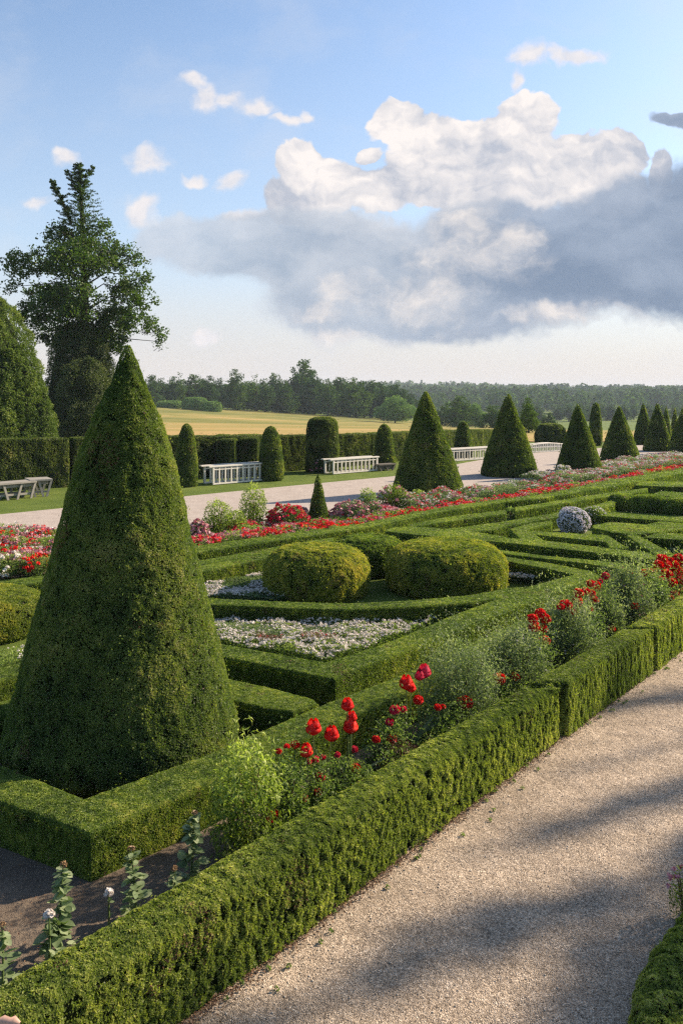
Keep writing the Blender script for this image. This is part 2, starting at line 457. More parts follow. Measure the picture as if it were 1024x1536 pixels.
def ground_mat(name, kind):
    m, N = mat_new(name)
    tc = N.n('ShaderNodeTexCoord').outputs['Object']
    p = N.n('ShaderNodeBsdfPrincipled', {'Roughness': 0.95, 'Specular IOR Level': 0.1})
    if kind == 'gravel':
        vo = N.n('ShaderNodeTexVoronoi', {'Vector': tc, 'Scale': 170.0, 'Randomness': 1.0}, feature='F1')
        vo2 = N.n('ShaderNodeTexVoronoi', {'Vector': N.vm('ADD', tc, (3.7, 1.9, 0.0)), 'Scale': 100.0, 'Randomness': 1.0}, feature='F1')
        sx = N.n('ShaderNodeSeparateColor', {0: vo.outputs['Color']})
        sx2 = N.n('ShaderNodeSeparateColor', {0: vo2.outputs['Color']})
        v1 = N.m('ADD', N.m('MULTIPLY', sx.outputs[0], 0.65), N.m('MULTIPLY', sx2.outputs[0], 0.35))
        stone = N.ramp(v1, [(0.1, (0.117, 0.089, 0.066)), (0.4, (0.287, 0.228, 0.172)), (0.7, (0.409, 0.327, 0.250)), (0.95, (0.643, 0.544, 0.437))])
        big = N.noise(tc, 1.1, 6, 0.62)
        mid = N.noise(tc, 6.0, 5, 0.65)
        trk = N.noise(N.n('ShaderNodeMapping', {'Vector': tc, 'Rotation': (0, 0, R(-50)), 'Scale': (0.35, 3.2, 1.0)}).outputs[0], 1.6, 4, 0.6)
        f = N.m('ADD', N.m('ADD', N.m('MULTIPLY', N.step(big, 0.3, 0.7), 0.22), N.m('MULTIPLY', N.step(trk, 0.35, 0.65), 0.16)), N.m('ADD', 0.54, N.m('MULTIPLY', mid, 0.72)))
        col = N.mix(1.0, stone, N.n('ShaderNodeCombineXYZ', {0: f, 1: f, 2: f}).outputs[0], 'MULTIPLY')
        fine = N.noise(tc, 190.0, 3, 0.7)
        h = N.m('ADD', N.m('MULTIPLY', N.m('SUBTRACT', 1.0, vo.outputs['Distance']), 0.010), N.m('ADD', N.m('MULTIPLY', mid, 0.06), N.m('MULTIPLY', fine, 0.004)))
        b = N.n('ShaderNodeBump', {'Height': h, 'Distance': 1.0, 'Strength': 0.9})
        N.set(p.inputs['Normal'], b.outputs[0])
    elif kind == 'path':
        a = N.noise(tc, 2.5, 6, 0.7)
        sp = N.noise(tc, 30.0, 4, 0.8)
        bl = N.n('ShaderNodeTexVoronoi', {'Vector': N.vm('MULTIPLY', tc, (1.0, 0.6, 1.0)), 'Scale': 5.0}, feature='F1')
        v = N.m('ADD', N.m('MULTIPLY', a, 0.5), N.m('MULTIPLY', sp, 0.5))
        col = N.ramp(v, [(0.3, (0.240, 0.200, 0.175)), (0.5, (0.328, 0.282, 0.250)), (0.7, (0.400, 0.352, 0.315))])
        b = N.n('ShaderNodeBump', {'Height': N.m('MULTIPLY', v, 0.02), 'Distance': 1.0})
        N.set(p.inputs['Normal'], b.outputs[0])
    elif kind == 'soil':
        a = N.noise(tc, 3.0, 6, 0.65)
        sp = N.noise(tc, 60.0, 4, 0.75)
        v = N.m('ADD', N.m('MULTIPLY', a, 0.5), N.m('MULTIPLY', sp, 0.5))
        col = N.ramp(v, [(0.3, (0.10, 0.078, 0.060)), (0.5, (0.22, 0.172, 0.132)), (0.72, (0.36, 0.29, 0.22))])
        b = N.n('ShaderNodeBump', {'Height': N.m('MULTIPLY', v, 0.12), 'Distance': 1.0})
        N.set(p.inputs['Normal'], b.outputs[0])
    elif kind == 'lawn':
        a = N.noise(tc, 0.7, 5, 0.6)
        sp = N.noise(tc, 45.0, 4, 0.8)
        v = N.m('ADD', N.m('MULTIPLY', a, 0.5), N.m('MULTIPLY', sp, 0.5))
        col = N.ramp(v, [(0.3, (0.045, 0.075, 0.014)), (0.5, (0.090, 0.130, 0.022)), (0.7, (0.16, 0.185, 0.045))])
        b = N.n('ShaderNodeBump', {'Height': N.m('MULTIPLY', sp, 0.03), 'Distance': 1.0})
        N.set(p.inputs['Normal'], b.outputs[0])
    elif kind == 'field':
        a = N.noise(N.vm('MULTIPLY', tc, (0.006, 0.045, 1)), 1.0, 5, 0.6, dist=0.6)
        st = N.noise(N.vm('MULTIPLY', tc, (0.03, 0.45, 1)), 1.0, 4, 0.75)
        sp = N.noise(tc, 1.5, 5, 0.8)
        v = N.m('ADD', N.m('MULTIPLY', a, 0.6), N.m('ADD', N.m('MULTIPLY', st, 0.25), N.m('MULTIPLY', sp, 0.15)))
        v = N.m('SUBTRACT', v, N.m('MULTIPLY', N.step(N.n('ShaderNodeSeparateXYZ', {0: tc}).outputs[1], 95.0, 185.0), 0.085))
        col = N.ramp(v, [(0.36, (0.124, 0.132, 0.032)), (0.46, (0.216, 0.188, 0.054)), (0.54, (0.336, 0.232, 0.088)), (0.66, (0.400, 0.288, 0.136))])
    N.set(p.inputs['Base Color'], col)
    N.n('ShaderNodeOutputMaterial', {0: p.outputs[0]})
    return m

M_gravel = ground_mat('pale_gravel', 'gravel')
M_path = ground_mat('rolled_pink_gravel', 'path')
M_soil = ground_mat('bare_soil', 'soil')
M_lawn = ground_mat('mown_lawn', 'lawn')
M_field = ground_mat('stubble_field', 'field')

# ================================================================== ground
def sheet_grid(name, xs, ys, zoff, mat, kind='structure'):
    g = Geo()
    X, Y = np.meshgrid(xs, ys)
    Z = terrain(X, Y) + zoff
    idx = np.arange(X.size).reshape(X.shape)
    q = np.stack([idx[:-1, :-1], idx[:-1, 1:], idx[1:, 1:], idx[1:, :-1]], -1).reshape(-1, 4)
    g.add(np.stack([X, Y, Z], -1).reshape(-1, 3), q, 0, 0.5, True)
    o = g.build(name, mat)
    o['kind'] = kind
    return o

ys = np.concatenate([np.linspace(-40, 60, 21), np.linspace(66, 420, 60), np.linspace(440, 2800, 60)])
xs = np.concatenate([np.linspace(-2600, -160, 40), np.linspace(-150, 150, 61), np.linspace(160, 2600, 40)])
sheet_grid('ground', xs, ys, 0.0, M_lawn)
sheet_grid('field', np.linspace(-130, 120, 80), np.linspace(57, 236, 60), 0.05, M_field)

def sheet(name, pts, z, mat):
    g = Geo()
    t = tessellate_polygon([[Vector((x, y, 0)) for x, y in pts]])
    T = np.array(t)
    V = np.array([[x, y, z] for x, y in pts])
    a, b, c3 = V[T[:, 0]], V[T[:, 1]], V[T[:, 2]]
    fl = np.cross(b - a, c3 - a)[:, 2] < 0
    T[fl] = T[fl][:, ::-1]
    g.add(V, T, 0, 0.5)
    o = g.build(name, mat)
    o['kind'] = 'structure'
    return o

# line of the front hedge (path side, on the ground): X = 1.09 + (Y - 6.05) / 1.2
def fx(Y):
    return 1.09 + (Y - 6.05) / 1.2
soil_pts = [(fx(1.0) - 0.05, 1.0), (fx(14) - 0.05, 14.0), (fx(14) - 1.4, 14.0), G2(905, 870), G2(487, 1060), G2(340, 1150), (-1.2, 6.2), (-2.6, 7.2), (-7, 9.5), (-7, 1.0)]
sheet('flower_bed_soil', soil_pts, 0.008, M_soil)
sheet('gravel_path', [(fx(0.5) - 0.15, 0.5), (9, 0.5), (26, 18), (fx(22), 22), (fx(12) - 0.06, 12.0), (fx(7) - 0.15, 7.0)], 0.012, M_gravel)
sheet('far_gravel_path', [G2(-300, 800), G2(-150, 788), (G2(0, 772.5)), G2(104, 762), G2(279, 745), G2(430, 730), G2(589, 715), G2(700, 694), G2(760, 683), G2(850, 676), G2(960, 668), (34, 60), (40, 52), G2(1040, 700), G2(900, 714), G2(800, 735), G2(640, 762), G2(420, 790), G2(180, 800), G2(25, 803), G2(-10, 793), G2(-100, 803), G2(-300, 830)], 0.016, M_path)

# ================================================================== clipped hedges
def inset(poly, d):
    n = len(poly)
    P = np.array(poly, float)
    out_ = []
    for i in range(n):
        a, b, c3 = P[i - 1], P[i], P[(i + 1) % n]
        e1 = (b - a) / max(np.linalg.norm(b - a), 1e-9)
        e2 = (c3 - b) / max(np.linalg.norm(c3 - b), 1e-9)
        n1 = np.array([-e1[1], e1[0]]); n2 = np.array([-e2[1], e2[0]])
        bis = n1 + n2
        L = np.linalg.norm(bis)
        if L < 0.2:
            out_.append(b + n1 * d)
        else:
            bis /= L
            out_.append(b + bis * d / max(np.dot(bis, n1), 0.45))
    return np.array(out_)

def hedge(name, label, top_px, h, leaf=None, mat=None, rnd=0.035, lump=(14, 14, 14), amp=0.012, dens=7.0, cat='hedge', group=None, world_pts=False, gap=0.22, tone_sh=0.0, hts=None, spread=0.9, gapamp=0.0):
    P = np.array(top_px if world_pts else [G2(x, y, h) for x, y in top_px], float)
    area = 0.5 * np.sum(P[:, 0] * np.roll(P[:, 1], -1) - np.roll(P[:, 0], -1) * P[:, 1])
    if area < 0:
        P = P[::-1]
        area = -area
        if hts is not None: hts = hts[::-1]
    loc = (float(P[:, 0].mean()), float(P[:, 1].mean()), 0)
    Yc = P[:, 1].mean()
    if leaf is None:
        leaf = float(np.clip(0.0019 * Yc, 0.013, 0.06))
    n = len(P)
    g = Geo()
    ins = min(0.03 + leaf * 0.5, 0.09)
    Q = inset(P, ins)
    hq = np.full(n, h) if hts is None else np.array(hts, float)
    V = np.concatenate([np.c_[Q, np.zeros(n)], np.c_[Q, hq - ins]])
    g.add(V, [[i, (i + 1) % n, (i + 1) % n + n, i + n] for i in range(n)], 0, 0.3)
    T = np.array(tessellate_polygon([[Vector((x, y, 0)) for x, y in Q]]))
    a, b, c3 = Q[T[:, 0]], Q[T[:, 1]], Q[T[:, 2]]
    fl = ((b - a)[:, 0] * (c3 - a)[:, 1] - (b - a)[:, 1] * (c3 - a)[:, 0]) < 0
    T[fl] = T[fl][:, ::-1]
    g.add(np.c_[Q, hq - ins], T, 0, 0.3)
    # leaf points: top
    T = np.array(tessellate_polygon([[Vector((x, y, 0)) for x, y in P]]))
    a, b, c3 = P[T[:, 0]], P[T[:, 1]], P[T[:, 2]]
    ar = 0.5 * np.abs((b - a)[:, 0] * (c3 - a)[:, 1] - (b - a)[:, 1] * (c3 - a)[:, 0])
    k = dens / leaf ** 2
    nt = int(ar.sum() * k)
    ti = rng.choice(len(T), nt, p=ar / ar.sum())
    r1, r2 = rng.random(nt), rng.random(nt)
    s1 = np.sqrt(r1)
    w0, w1, w2 = 1 - s1, s1 * (1 - r2), s1 * r2
    pt = a[ti] * w0[:, None] + b[ti] * w1[:, None] + c3[ti] * w2[:, None]
    ht = hq[T[ti, 0]] * w0 + hq[T[ti, 1]] * w1 + hq[T[ti, 2]] * w2
    # distance to the boundary and its normal
    dmin = np.full(nt, 9.0); nb = np.zeros((nt, 2))
    for i in range(n):
        e0, e1 = P[i], P[(i + 1) % n]
        ev = e1 - e0
        tt = np.clip(((pt - e0) @ ev) / max(ev @ ev, 1e-9), 0, 1)
        dd = np.linalg.norm(pt - (e0 + tt[:, None] * ev), axis=1)
        on = np.array([ev[1], -ev[0]]) / max(np.linalg.norm(ev), 1e-9)
        m_ = dd < dmin
        dmin[m_] = dd[m_]; nb[m_] = on
    t = np.clip(1 - dmin / rnd, 0, 1)
    zt = ht - rnd * (1 - np.sqrt(np.clip(1 - t * t, 0, 1)))
    PT = np.c_[pt, zt]
    NTp = unit(np.c_[nb * t[:, None], np.sqrt(np.clip(1 - t * t, 0.02, 1))])
    PS, NS = [PT], [NTp]
    for i in range(n):
        e0, e1 = P[i], P[(i + 1) % n]
        h0, h1 = hq[i], hq[(i + 1) % n]
        ev = e1 - e0
        le = np.linalg.norm(ev)
        if le < 0.02: continue
        ns = int(le * (h0 + h1) / 2 * k)
        on = np.array([ev[1], -ev[0]]) / le
        u = rng.random(ns)
        hh = h0 + (h1 - h0) * u
        z = rng.random(ns) * hh
        t = np.clip(1 - (hh - z) / rnd, 0, 1)
        off = -rnd * (1 - np.sqrt(np.clip(1 - t * t, 0, 1)))
        p2 = e0 + u[:, None] * ev + on * off[:, None]
        PS.append(np.c_[p2, np.maximum(z, 0.01)])
        NS.append(unit(np.c_[np.broadcast_to(on, (ns, 2)) * np.sqrt(np.clip(1 - t * t, 0.02, 1))[:, None], t]))
    PP = np.concatenate(PS); NN = np.concatenate(NS)
    sc = np.array(lump, float)
    nz = fbm(PP * sc, 3, 3)
    big = fbm(PP * np.array([1.6, 1.6, 1.6]), 11, 2)
    side = 1 - np.clip(NN[:, 2], 0, 1)
    a_ = amp + gapamp * side
    PP = PP + NN * ((nz - 0.55) * 2.2 * a_ + (big - 0.5) * amp * 1.3)[:, None]
    keep = (nz + rng.normal(0, 0.08, len(nz))) > (0.5 - (0.5 - gap) * (0.35 + 0.65 * side) if gap > 0.3 else gap)
    keep |= (NN[:, 2] > 0.6) & (nz > gap * 0.55)
    keep &= PP[:, 2] > 0.0
    PP, NN, nz, big, side = PP[keep], NN[keep], nz[keep], big[keep], side[keep]
    tone = np.clip(0.42 + (nz - 0.5) * 1.0 + (big - 0.5) * 0.8 + rng.normal(0, 0.13, len(nz)) + tone_sh, 0, 1)
    dryn = fbm(PP * 4.0, 78, 2)
    stray = rng.random(len(PP)) < 0.006
    PP[stray] += NN[stray] * rng.uniform(0.3, 1.8, (int(stray.sum()), 1)) * leaf
    dm = ((dryn > 0.76) & (rng.random(len(PP)) < 0.2)) | (rng.random(len(PP)) < 0.002)
    leaves(g, PP[dm], NN[dm], leaf, 0.62, 2, tone[dm] * 0.8, spread=spread, up=0.3)
    PP, NN, tone, side = PP[~dm], NN[~dm], tone[~dm], side[~dm]
    leaves(g, PP, NN, leaf, 0.62, 1, tone, spread=spread * np.where(side < 0.5, 0.5, 0.75), up=0.3)
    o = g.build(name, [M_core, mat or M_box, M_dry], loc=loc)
    tag(o, label, cat, group)
    return o

def band(pts, w):
    """polygon of constant width w round a centre line (world metres)"""
    P = np.array(pts, float)
    t = np.gradient(P, axis=0)
    t /= np.linalg.norm(t, axis=1, keepdims=True)
    nrm = np.c_[-t[:, 1], t[:, 0]]
    return [tuple(p) for p in P + nrm * w / 2] + [tuple(p) for p in (P - nrm * w / 2)[::-1]]

GH = 'clipped box hedges of the garden pattern'
# front hedge, three blocks with dark joints between them
def fpoly(y0, y1, w0, w1, off=0.0, n=8):
    Y = np.linspace(y0, y1, n)
    wob = 0.012 * np.sin(Y * 3.1)
    outer = [(fx(y) + off + o_, y) for y, o_ in zip(Y, wob)]
    inner = [(fx(y) + off - (w0 + (w1 - w0) * (y - y0) / (y1 - y0)) * 1.28, y + 0.0) for y in Y]
    return outer + inner[::-1]
hedge('box_hedge', 'tall shaggy yellow-green box hedge along the pale gravel, nearest the viewer', fpoly(1.2, 7.02, 0.36, 0.27), 0.5, leaf=0.0155, mat=M_boxfront,
      rnd=0.10, lump=(27, 27, 20), amp=0.011, dens=8.5, world_pts=True, gap=0.37, group='hedge blocks beside the gravel path', gapamp=0.006, spread=1.1)
hedge('box_hedge', 'second block of the hedge beside the gravel, past the dark upright gap', fpoly(7.10, 8.75, 0.27, 0.27, 0.05), 0.5, leaf=0.016, mat=M_boxfront,
      rnd=0.05, lump=(28, 28, 13), amp=0.008, dens=7.5, world_pts=True, gap=0.36, group='hedge blocks beside the gravel path', gapamp=0.007)
hedge('box_hedge', 'third block of the hedge beside the gravel, running out of the picture on the right', fpoly(8.82, 16.0, 0.27, 0.27, 0.07), 0.5, leaf=0.02, mat=M_boxfront,
      rnd=0.05, lump=(26, 26, 12), amp=0.008, dens=6.5, world_pts=True, gap=0.35, group='hedge blocks beside the gravel path', gapamp=0.007)
# corner of a hedge on the other side of the gravel
hedge('box_hedge', 'corner of a bright leafy hedge at the lower right across the gravel', [(1.15, 3.0), (1.27, 3.55), (1.47, 3.95), (1.72, 4.22), (2.05, 4.6), (2.6, 5.15), (3.4, 5.0), (3.2, 3.0)], 0.26, leaf=0.015, mat=M_boxfront,
      rnd=0.12, lump=(19, 19, 15), amp=0.022, dens=7.5, world_pts=True, gap=0.38, gapamp=0.012, tone_sh=0.08, spread=1.1)

# parterre hedges, traced on their top face (photo pixels)
HEDGES = [
 ('thick hedge bending in a V round the foot of the big cone', 0.31,
  [(-140, 1153), (0, 1202), (137, 1250), (300, 1182), (433, 1118), (542, 1071), (624, 1034), (716, 985), (820, 935), (880, 900), (850, 897), (790, 925), (690, 972), (597, 1014), (487, 1055), (360, 1110), (300, 1135), (127, 1197), (0, 1145), (-140, 1092)], 0.40),
 ('hedge with a pointed corner above the red tulips, holding the white flowers', 0.30,
  [(215, 960), (340, 986), (422, 1003), (503, 1019), (540, 1003), (655, 960), (713, 935), (780, 910), (880, 873), (897, 862), (884, 856), (820, 844), (745, 833), (728, 833), (738, 838), (820, 853), (859, 862), (794, 879), (713, 910), (672, 925), (591, 960), (540, 977), (488, 993), (407, 979), (332, 965), (215, 941)], 0.45),
 ('low hedge stub pointing at the pointed hedge corner, right of the big cone', 0.28,
  [(250, 1030), (345, 1050), (400, 1062), (440, 1068), (478, 1056), (470, 1048), (400, 1030), (345, 1018), (250, 1000)], 0.40),
 ('gently bowed hedge running under the three round domes', 0.30,
  [(225, 901), (322, 907), (432, 912), (520, 914.5), (622, 910), (708, 904), (757, 896), (790, 880), (759, 882), (708, 892), (622, 900), (520, 905), (394, 901), (319, 897), (225, 890)], 0.5),
 ('middle of the three thin parallel hedges right of the golden domes', 0.30,
  [(690, 817), (712, 820), (820, 834), (866, 838), (942, 846), (926, 853), (891, 847), (764, 832), (700, 822)], 0.5),
 ('long thin hedge with a sharp left tip above the golden domes', 0.30,
  [(578, 797), (623, 802), (712, 810), (778, 816), (866, 826), (957, 837), (1020, 843), (1020, 834), (942, 826), (817, 811), (764, 807), (720, 799), (672, 794), (640, 791), (606, 790), (585, 792)], 0.5),
 ('long shaggy hedge edging the red bedding flowers, its left half', 0.32,
  [(150, 848), (303, 828), (410, 812), (540, 793), (560, 790), (662, 768), (758, 753), (758, 747), (662, 761), (560, 781), (540, 786), (410, 803), (300, 818), (150, 838)], 0.5),
 ('long shaggy hedge edging the red bedding flowers, its right half', 0.32,
  [(759, 753), (820, 747), (901, 733), (1024, 710), (1140, 690), (1140, 684), (1024, 703), (891, 724), (820, 741), (759, 747.5)], 0.5),
 ('second long hedge in from the red flowers, left part behind the big cone and dome', 0.28,
  [(150, 870), (305, 847), (382, 833), (442, 822), (500, 812), (500, 806), (442, 815), (382, 826), (304, 840), (150, 862)], 0.5),
 ('second long hedge in from the red flowers, ending at the dark bush', 0.28,
  [(611, 792), (662, 784), (758, 771), (758, 765), (700, 772), (662, 777), (611, 787)], 0.5),
 ('second long hedge in from the red flowers, starting right of the dark bush', 0.28,
  [(772, 767), (820, 760), (891, 748), (970, 738), (970, 732), (891, 742), (820, 754), (772, 761)], 0.5),
 ('inner hedge of the left bed, above the white and grey-green planting', 0.30,
  [(200, 876), (309, 857), (382, 842), (430, 831), (470, 824), (470, 817), (430, 824), (394, 831), (308, 847), (200, 865)], 0.5),
 ('thin curving hedge left of the white flower ball, leading up to the clipped rolls', 0.26,
  [(690, 800), (740, 795), (764, 789), (848, 774), (921, 757), (921, 749), (891, 758), (840, 768), (764, 781), (700, 790), (650, 795)], 0.5),
 ('bent hedge round the left side of the white flower ball', 0.30,
  [(764, 793), (782, 811), (817, 812), (800, 800), (788, 795), (826, 787), (828, 781), (790, 786)], 0.6),
 ('arrow-ended hedge just in front of the white flower ball', 0.30,
  [(790, 796), (801, 802), (908, 813), (914, 822), (942, 822), (925, 812), (911, 803), (860, 800), (801, 797)], 0.6),
 ('short slanting hedge block right of the arrow-ended hedge', 0.32,
  [(939, 803), (951, 800), (1010, 831), (982, 832)], 0.6),
 ('broad flat hedge right of the white flower ball', 0.28,
  [(888, 792), (916, 798), (952, 802), (985, 799), (1060, 790), (1060, 779), (1024, 781), (992, 781), (967, 787), (914, 783), (888, 788)], 0.6),
 ('thin hedge behind the white flower ball running to the right', 0.30,
  [(895, 773), (947, 778), (992, 781), (1100, 790), (1100, 784), (1024, 777), (899, 767)], 0.6),
 ('thin low hedge at the right edge below the broad flat one', 0.28,
  [(962, 806), (1024, 810), (1110, 814), (1110, 806), (1024, 801), (990, 799)], 0.6),
 ('upper of two short thin hedges at the right edge under the red flowers', 0.30,
  [(952, 728), (1024, 731), (1120, 735), (1120, 727), (1024, 723), (960, 722)], 0.6),
 ('lowest of the hedges at the right edge above the clipped rolls', 0.28,
  [(975, 742), (1024, 746), (1120, 750), (1120, 743), (1024, 739), (990, 737)], 0.6),
 ('hedge end at the left edge under the left dome', 0.30,
  [(-140, 1058), (0, 1022), (33, 1012), (90, 1000), (90, 980), (42, 991), (0, 1001), (-140, 1030)], 0.4),
 ('low hedge at the left edge against the big cone, in front of the other', 0.28,
  [(-140, 1105), (0, 1077), (40, 1066), (40, 1044), (23, 1047), (0, 1052), (-140, 1078)], 0.4),
 ('grassy hedge strip behind the left dome, running from the left edge', 0.22,
  [(-140, 900), (0, 882), (80, 872), (150, 862), (150, 855), (80, 861), (0, 872), (-140, 888)], 0.5),
]
for lab, h, px, rn in HEDGES:
    hedge('box_hedge', lab, px, h, rnd=0.03, lump=(22, 22, 16), amp=0.0045, group=GH, gap=0.2, dens=7.5)

# the tall dark hedge behind the far path
bw = [(-22, 21.5, 1.75), (G2(0, 738)[0], G2(0, 738)[1], 1.72), (G2(230, 722)[0], G2(230, 722)[1], 1.66), (G2(450, 706)[0], G2(450, 706)[1], 1.50), (G2(560, 697)[0], G2(560, 697)[1], 1.44), (G2(660, 684)[0], G2(660, 684)[1], 1.35), (G2(742, 670)[0], G2(742, 670)[1], 1.10)]
def tall(i0, i1, lab, t0=0.0, t1=1.0, dz=0):
    A, B = np.array(bw[i0]), np.array(bw[i1])
    a, b = A + (B - A) * t0, A + (B - A) * t1
    d = (b - a)[:2]; d /= np.linalg.norm(d)
    nn = np.array([-d[1], d[0]])
    pts = [tuple(a[:2]), tuple(b[:2]), tuple(b[:2] + nn * 1.0), tuple(a[:2] + nn * 1.0)]
    hedge('tall_hedge', lab, pts, 0, leaf=0.06, mat=M_dkhedge, rnd=0.09, lump=(3.5, 3.5, 2.5), amp=0.05, dens=5, world_pts=True, gap=0.25,
          hts=[a[2] + dz, b[2] + dz, b[2] + dz, a[2] + dz], group='blocks of the tall hedge beyond the far path')
tall(1, 2, 'tall dark hedge behind the two weathered tables at the left edge', -1.6, 0.42)
tall(1, 2, 'short set-back block of tall hedge hidden partly by the big cone', 0.47, 1.0, -0.02)
tall(2, 3, 'tall dark hedge behind the nearest white railing')
tall(3, 4, 'tall dark hedge behind the second white railing, right of the rounded column')
tall(4, 5, 'tall dark hedge between the third slim cone and the largest far cone')
tall(5, 6, 'last stretch of the tall dark hedge, ending left of the second far cone')
def buttress(px, py, h, lab):
    x, y = G2(px, py)
    hedge('hedge_buttress', lab, [(x - 0.35, y - 0.3), (x + 0.35, y - 0.25), (x + 0.35, y + 0.6), (x - 0.35, y + 0.6)], h, leaf=0.06, mat=M_dkhedge, rnd=0.15,
          lump=(3.5, 3.5, 2.5), amp=0.04, dens=5, world_pts=True, gap=0.25, group='clipped buttresses of the tall hedge')
buttress(340, 716, 1.50, 'clipped buttress of the tall hedge above the middle of the nearest railing')
buttress(374, 714, 1.52, 'clipped buttress of the tall hedge left of the second slim cone')

# ================================================================== solids of revolution (cones, domes)
CONE = [(0, .015), (.012, .04), (.035, .08), (.13, .22), (.30, .42), (.467, .565), (.633, .715), (.8, .865), (.93, .98), (.97, 1), (1, .9)]
CONE2 = [(0, .02), (.015, .05), (.05, .11), (.25, .34), (.5, .60), (.75, .83), (.92, .98), (.97, 1), (1, .92)]
BULLET = [(0, .04), (.015, .2), (.05, .38), (.15, .60), (.35, .80), (.6, .94), (.85, 1), (.97, .95), (1, .80)]
DOME = [(0, .02), (.012, .42), (.045, .62), (.12, .78), (.25, .915), (.43, .99), (.65, 1), (.9, .97), (1, .92)]
COLUMN = [(0, .03), (.01, .45), (.04, .74), (.10, .88), (.2, .93), (.5, .97), (.8, 1), (1, 1)]
SPHERE = [(0, .03)] + [(0.5 - 0.5 * math.cos(a), max(math.sin(a), .03)) for a in np.linspace(0.2, 2.7, 9)]

def revolve(name, label, cat, X, Y, h, r, prof, leaf, mat, group=None, lump=16, amp=0.012, dens=7, gap=0.22, ry=None, lean=(0, 0), z0=0.0, tone_sh=0.0, core=None, up=0.3, spread=0.9, rot=0.0, stem=False, big_amp=0.03):
    g = Geo()
    pt = np.array(prof)
    ry = ry or r
    tt = pt[:, 0]; rr = pt[:, 1]
    # core
    ins = min(0.02 + leaf * 0.6, 0.2 * r)
    K = 28
    an = np.linspace(0, 2 * np.pi, K, endpoint=False)
    ts = np.linspace(0, 1, 24)
    rs = np.maximum(np.interp(ts, tt, rr) - ins / r, 0.0)
    zs = z0 + (1 - ts) * (h - z0)
    zs = np.where(ts < 0.02, zs - ins * 1.5, zs)
    V = np.stack([rs[:, None] * r * np.cos(an), rs[:, None] * ry * np.sin(an), np.broadcast_to(zs[:, None], (24, K))], -1)
    idx = np.arange(24 * K).reshape(24, K)
    q = np.stack([idx[:-1], idx[1:], np.roll(idx[1:], -1, 1), np.roll(idx[:-1], -1, 1)], -1).reshape(-1, 4)
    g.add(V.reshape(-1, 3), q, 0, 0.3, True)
    # leaves
    m = 400
    tf = np.linspace(0, 1, m)
    rf = np.interp(tf, tt, rr)
    dz = (h - z0) / (m - 1)
    dr = np.gradient(rf) * (r + ry) / 2
    ds = np.sqrt(dz ** 2 + dr ** 2)
    aw = rf * ds
    A = 2 * np.pi * (r + ry) / 2 * aw.sum()
    n = int(A * dens / leaf ** 2)
    cdf = np.cumsum(aw) / aw.sum()
    t = np.interp(rng.random(n), cdf, tf)
    rad = np.interp(t, tt, rr)
    slope = np.interp(t, tf, dr / dz)       # dr/d(down)
    th = rng.random(n) * 2 * np.pi
    c_, s_ = np.cos(th), np.sin(th)
    P = np.c_[rad * r * c_, rad * ry * s_, z0 + (1 - t) * (h - z0)]
    N = unit(np.c_[c_ / r * (r + ry) / 2, s_ / ry * (r + ry) / 2, slope])
    off = np.array([X, Y, 0.0])
    nz = fbm((P + off) * lump, 5, 3)
    bg_ = fbm((P + off) * 2.2, 9, 2)
    P = P + N * ((nz - 0.55) * 2.2 * amp + (bg_ - 0.5) * big_amp * min(r, 1))[:, None]
    keep = (nz + rng.normal(0, 0.08, n)) > gap
    keep &= P[:, 2] > 0.0
    P, N, nz, bg_ = P[keep], N[keep], nz[keep], bg_[keep]
    dryn = fbm((P + off) * 3.1, 77, 2)
    tone = np.clip(0.42 + (nz - 0.5) * 0.9 + (bg_ - 0.5) * 0.9 + rng.normal(0, 0.13, len(nz)) + tone_sh, 0, 1)
    stray = rng.random(len(P)) < 0.012
    P[stray] += N[stray] * rng.uniform(0.3, 1.6, (int(stray.sum()), 1)) * leaf
    dm = (dryn > 0.74) & (rng.random(len(P)) < 0.22) | (rng.random(len(P)) < 0.004)
    leaves(g, P[dm], N[dm], leaf, 0.62, 2, tone[dm] * 0.8, spread=spread, up=up)
    P, N, tone = P[~dm], N[~dm], tone[~dm]
    leaves(g, P, N, leaf, 0.62, 1, tone, spread=spread * 0.75, up=up)
    if stem:
        tube(g, [(0, 0, 0), (0, 0, z0 + 0.25 * h)], [0.05 * r + 0.02] * 2, 8, 0)
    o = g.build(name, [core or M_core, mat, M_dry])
    o.location = (X, Y, 0)
    o.rotation_euler = (lean[0], lean[1], rot)
    tag(o, label, cat, group)
    return o

def cone_px(lab, cx, tip, base, half, prof, leafk=0.0021, mat=None, group='cone topiaries', name='topiary_cone', **kw):
    # base = lowest visible row of the foot (front edge of the skirt)
    Yf = F * (HC - 0.03) / (base - HZ)
    Yc = Yf
    for _ in range(8):
        r = half / F * Yc
        Yc = Yf + r * 0.85
    h = HC - (tip - HZ) / F * Yc
    X = (cx - 512) / F * Yc
    kw.setdefault('lean', (float(rng.normal(0, .008)), float(rng.normal(0, .012))))
    kw.setdefault('big_amp', 0.07)
    return revolve(name, lab, 'topiary', X, Yc, h, r, prof, float(np.clip(leafk * Yc, 0.014, 0.09)), mat or M_yewfar, group, **kw)

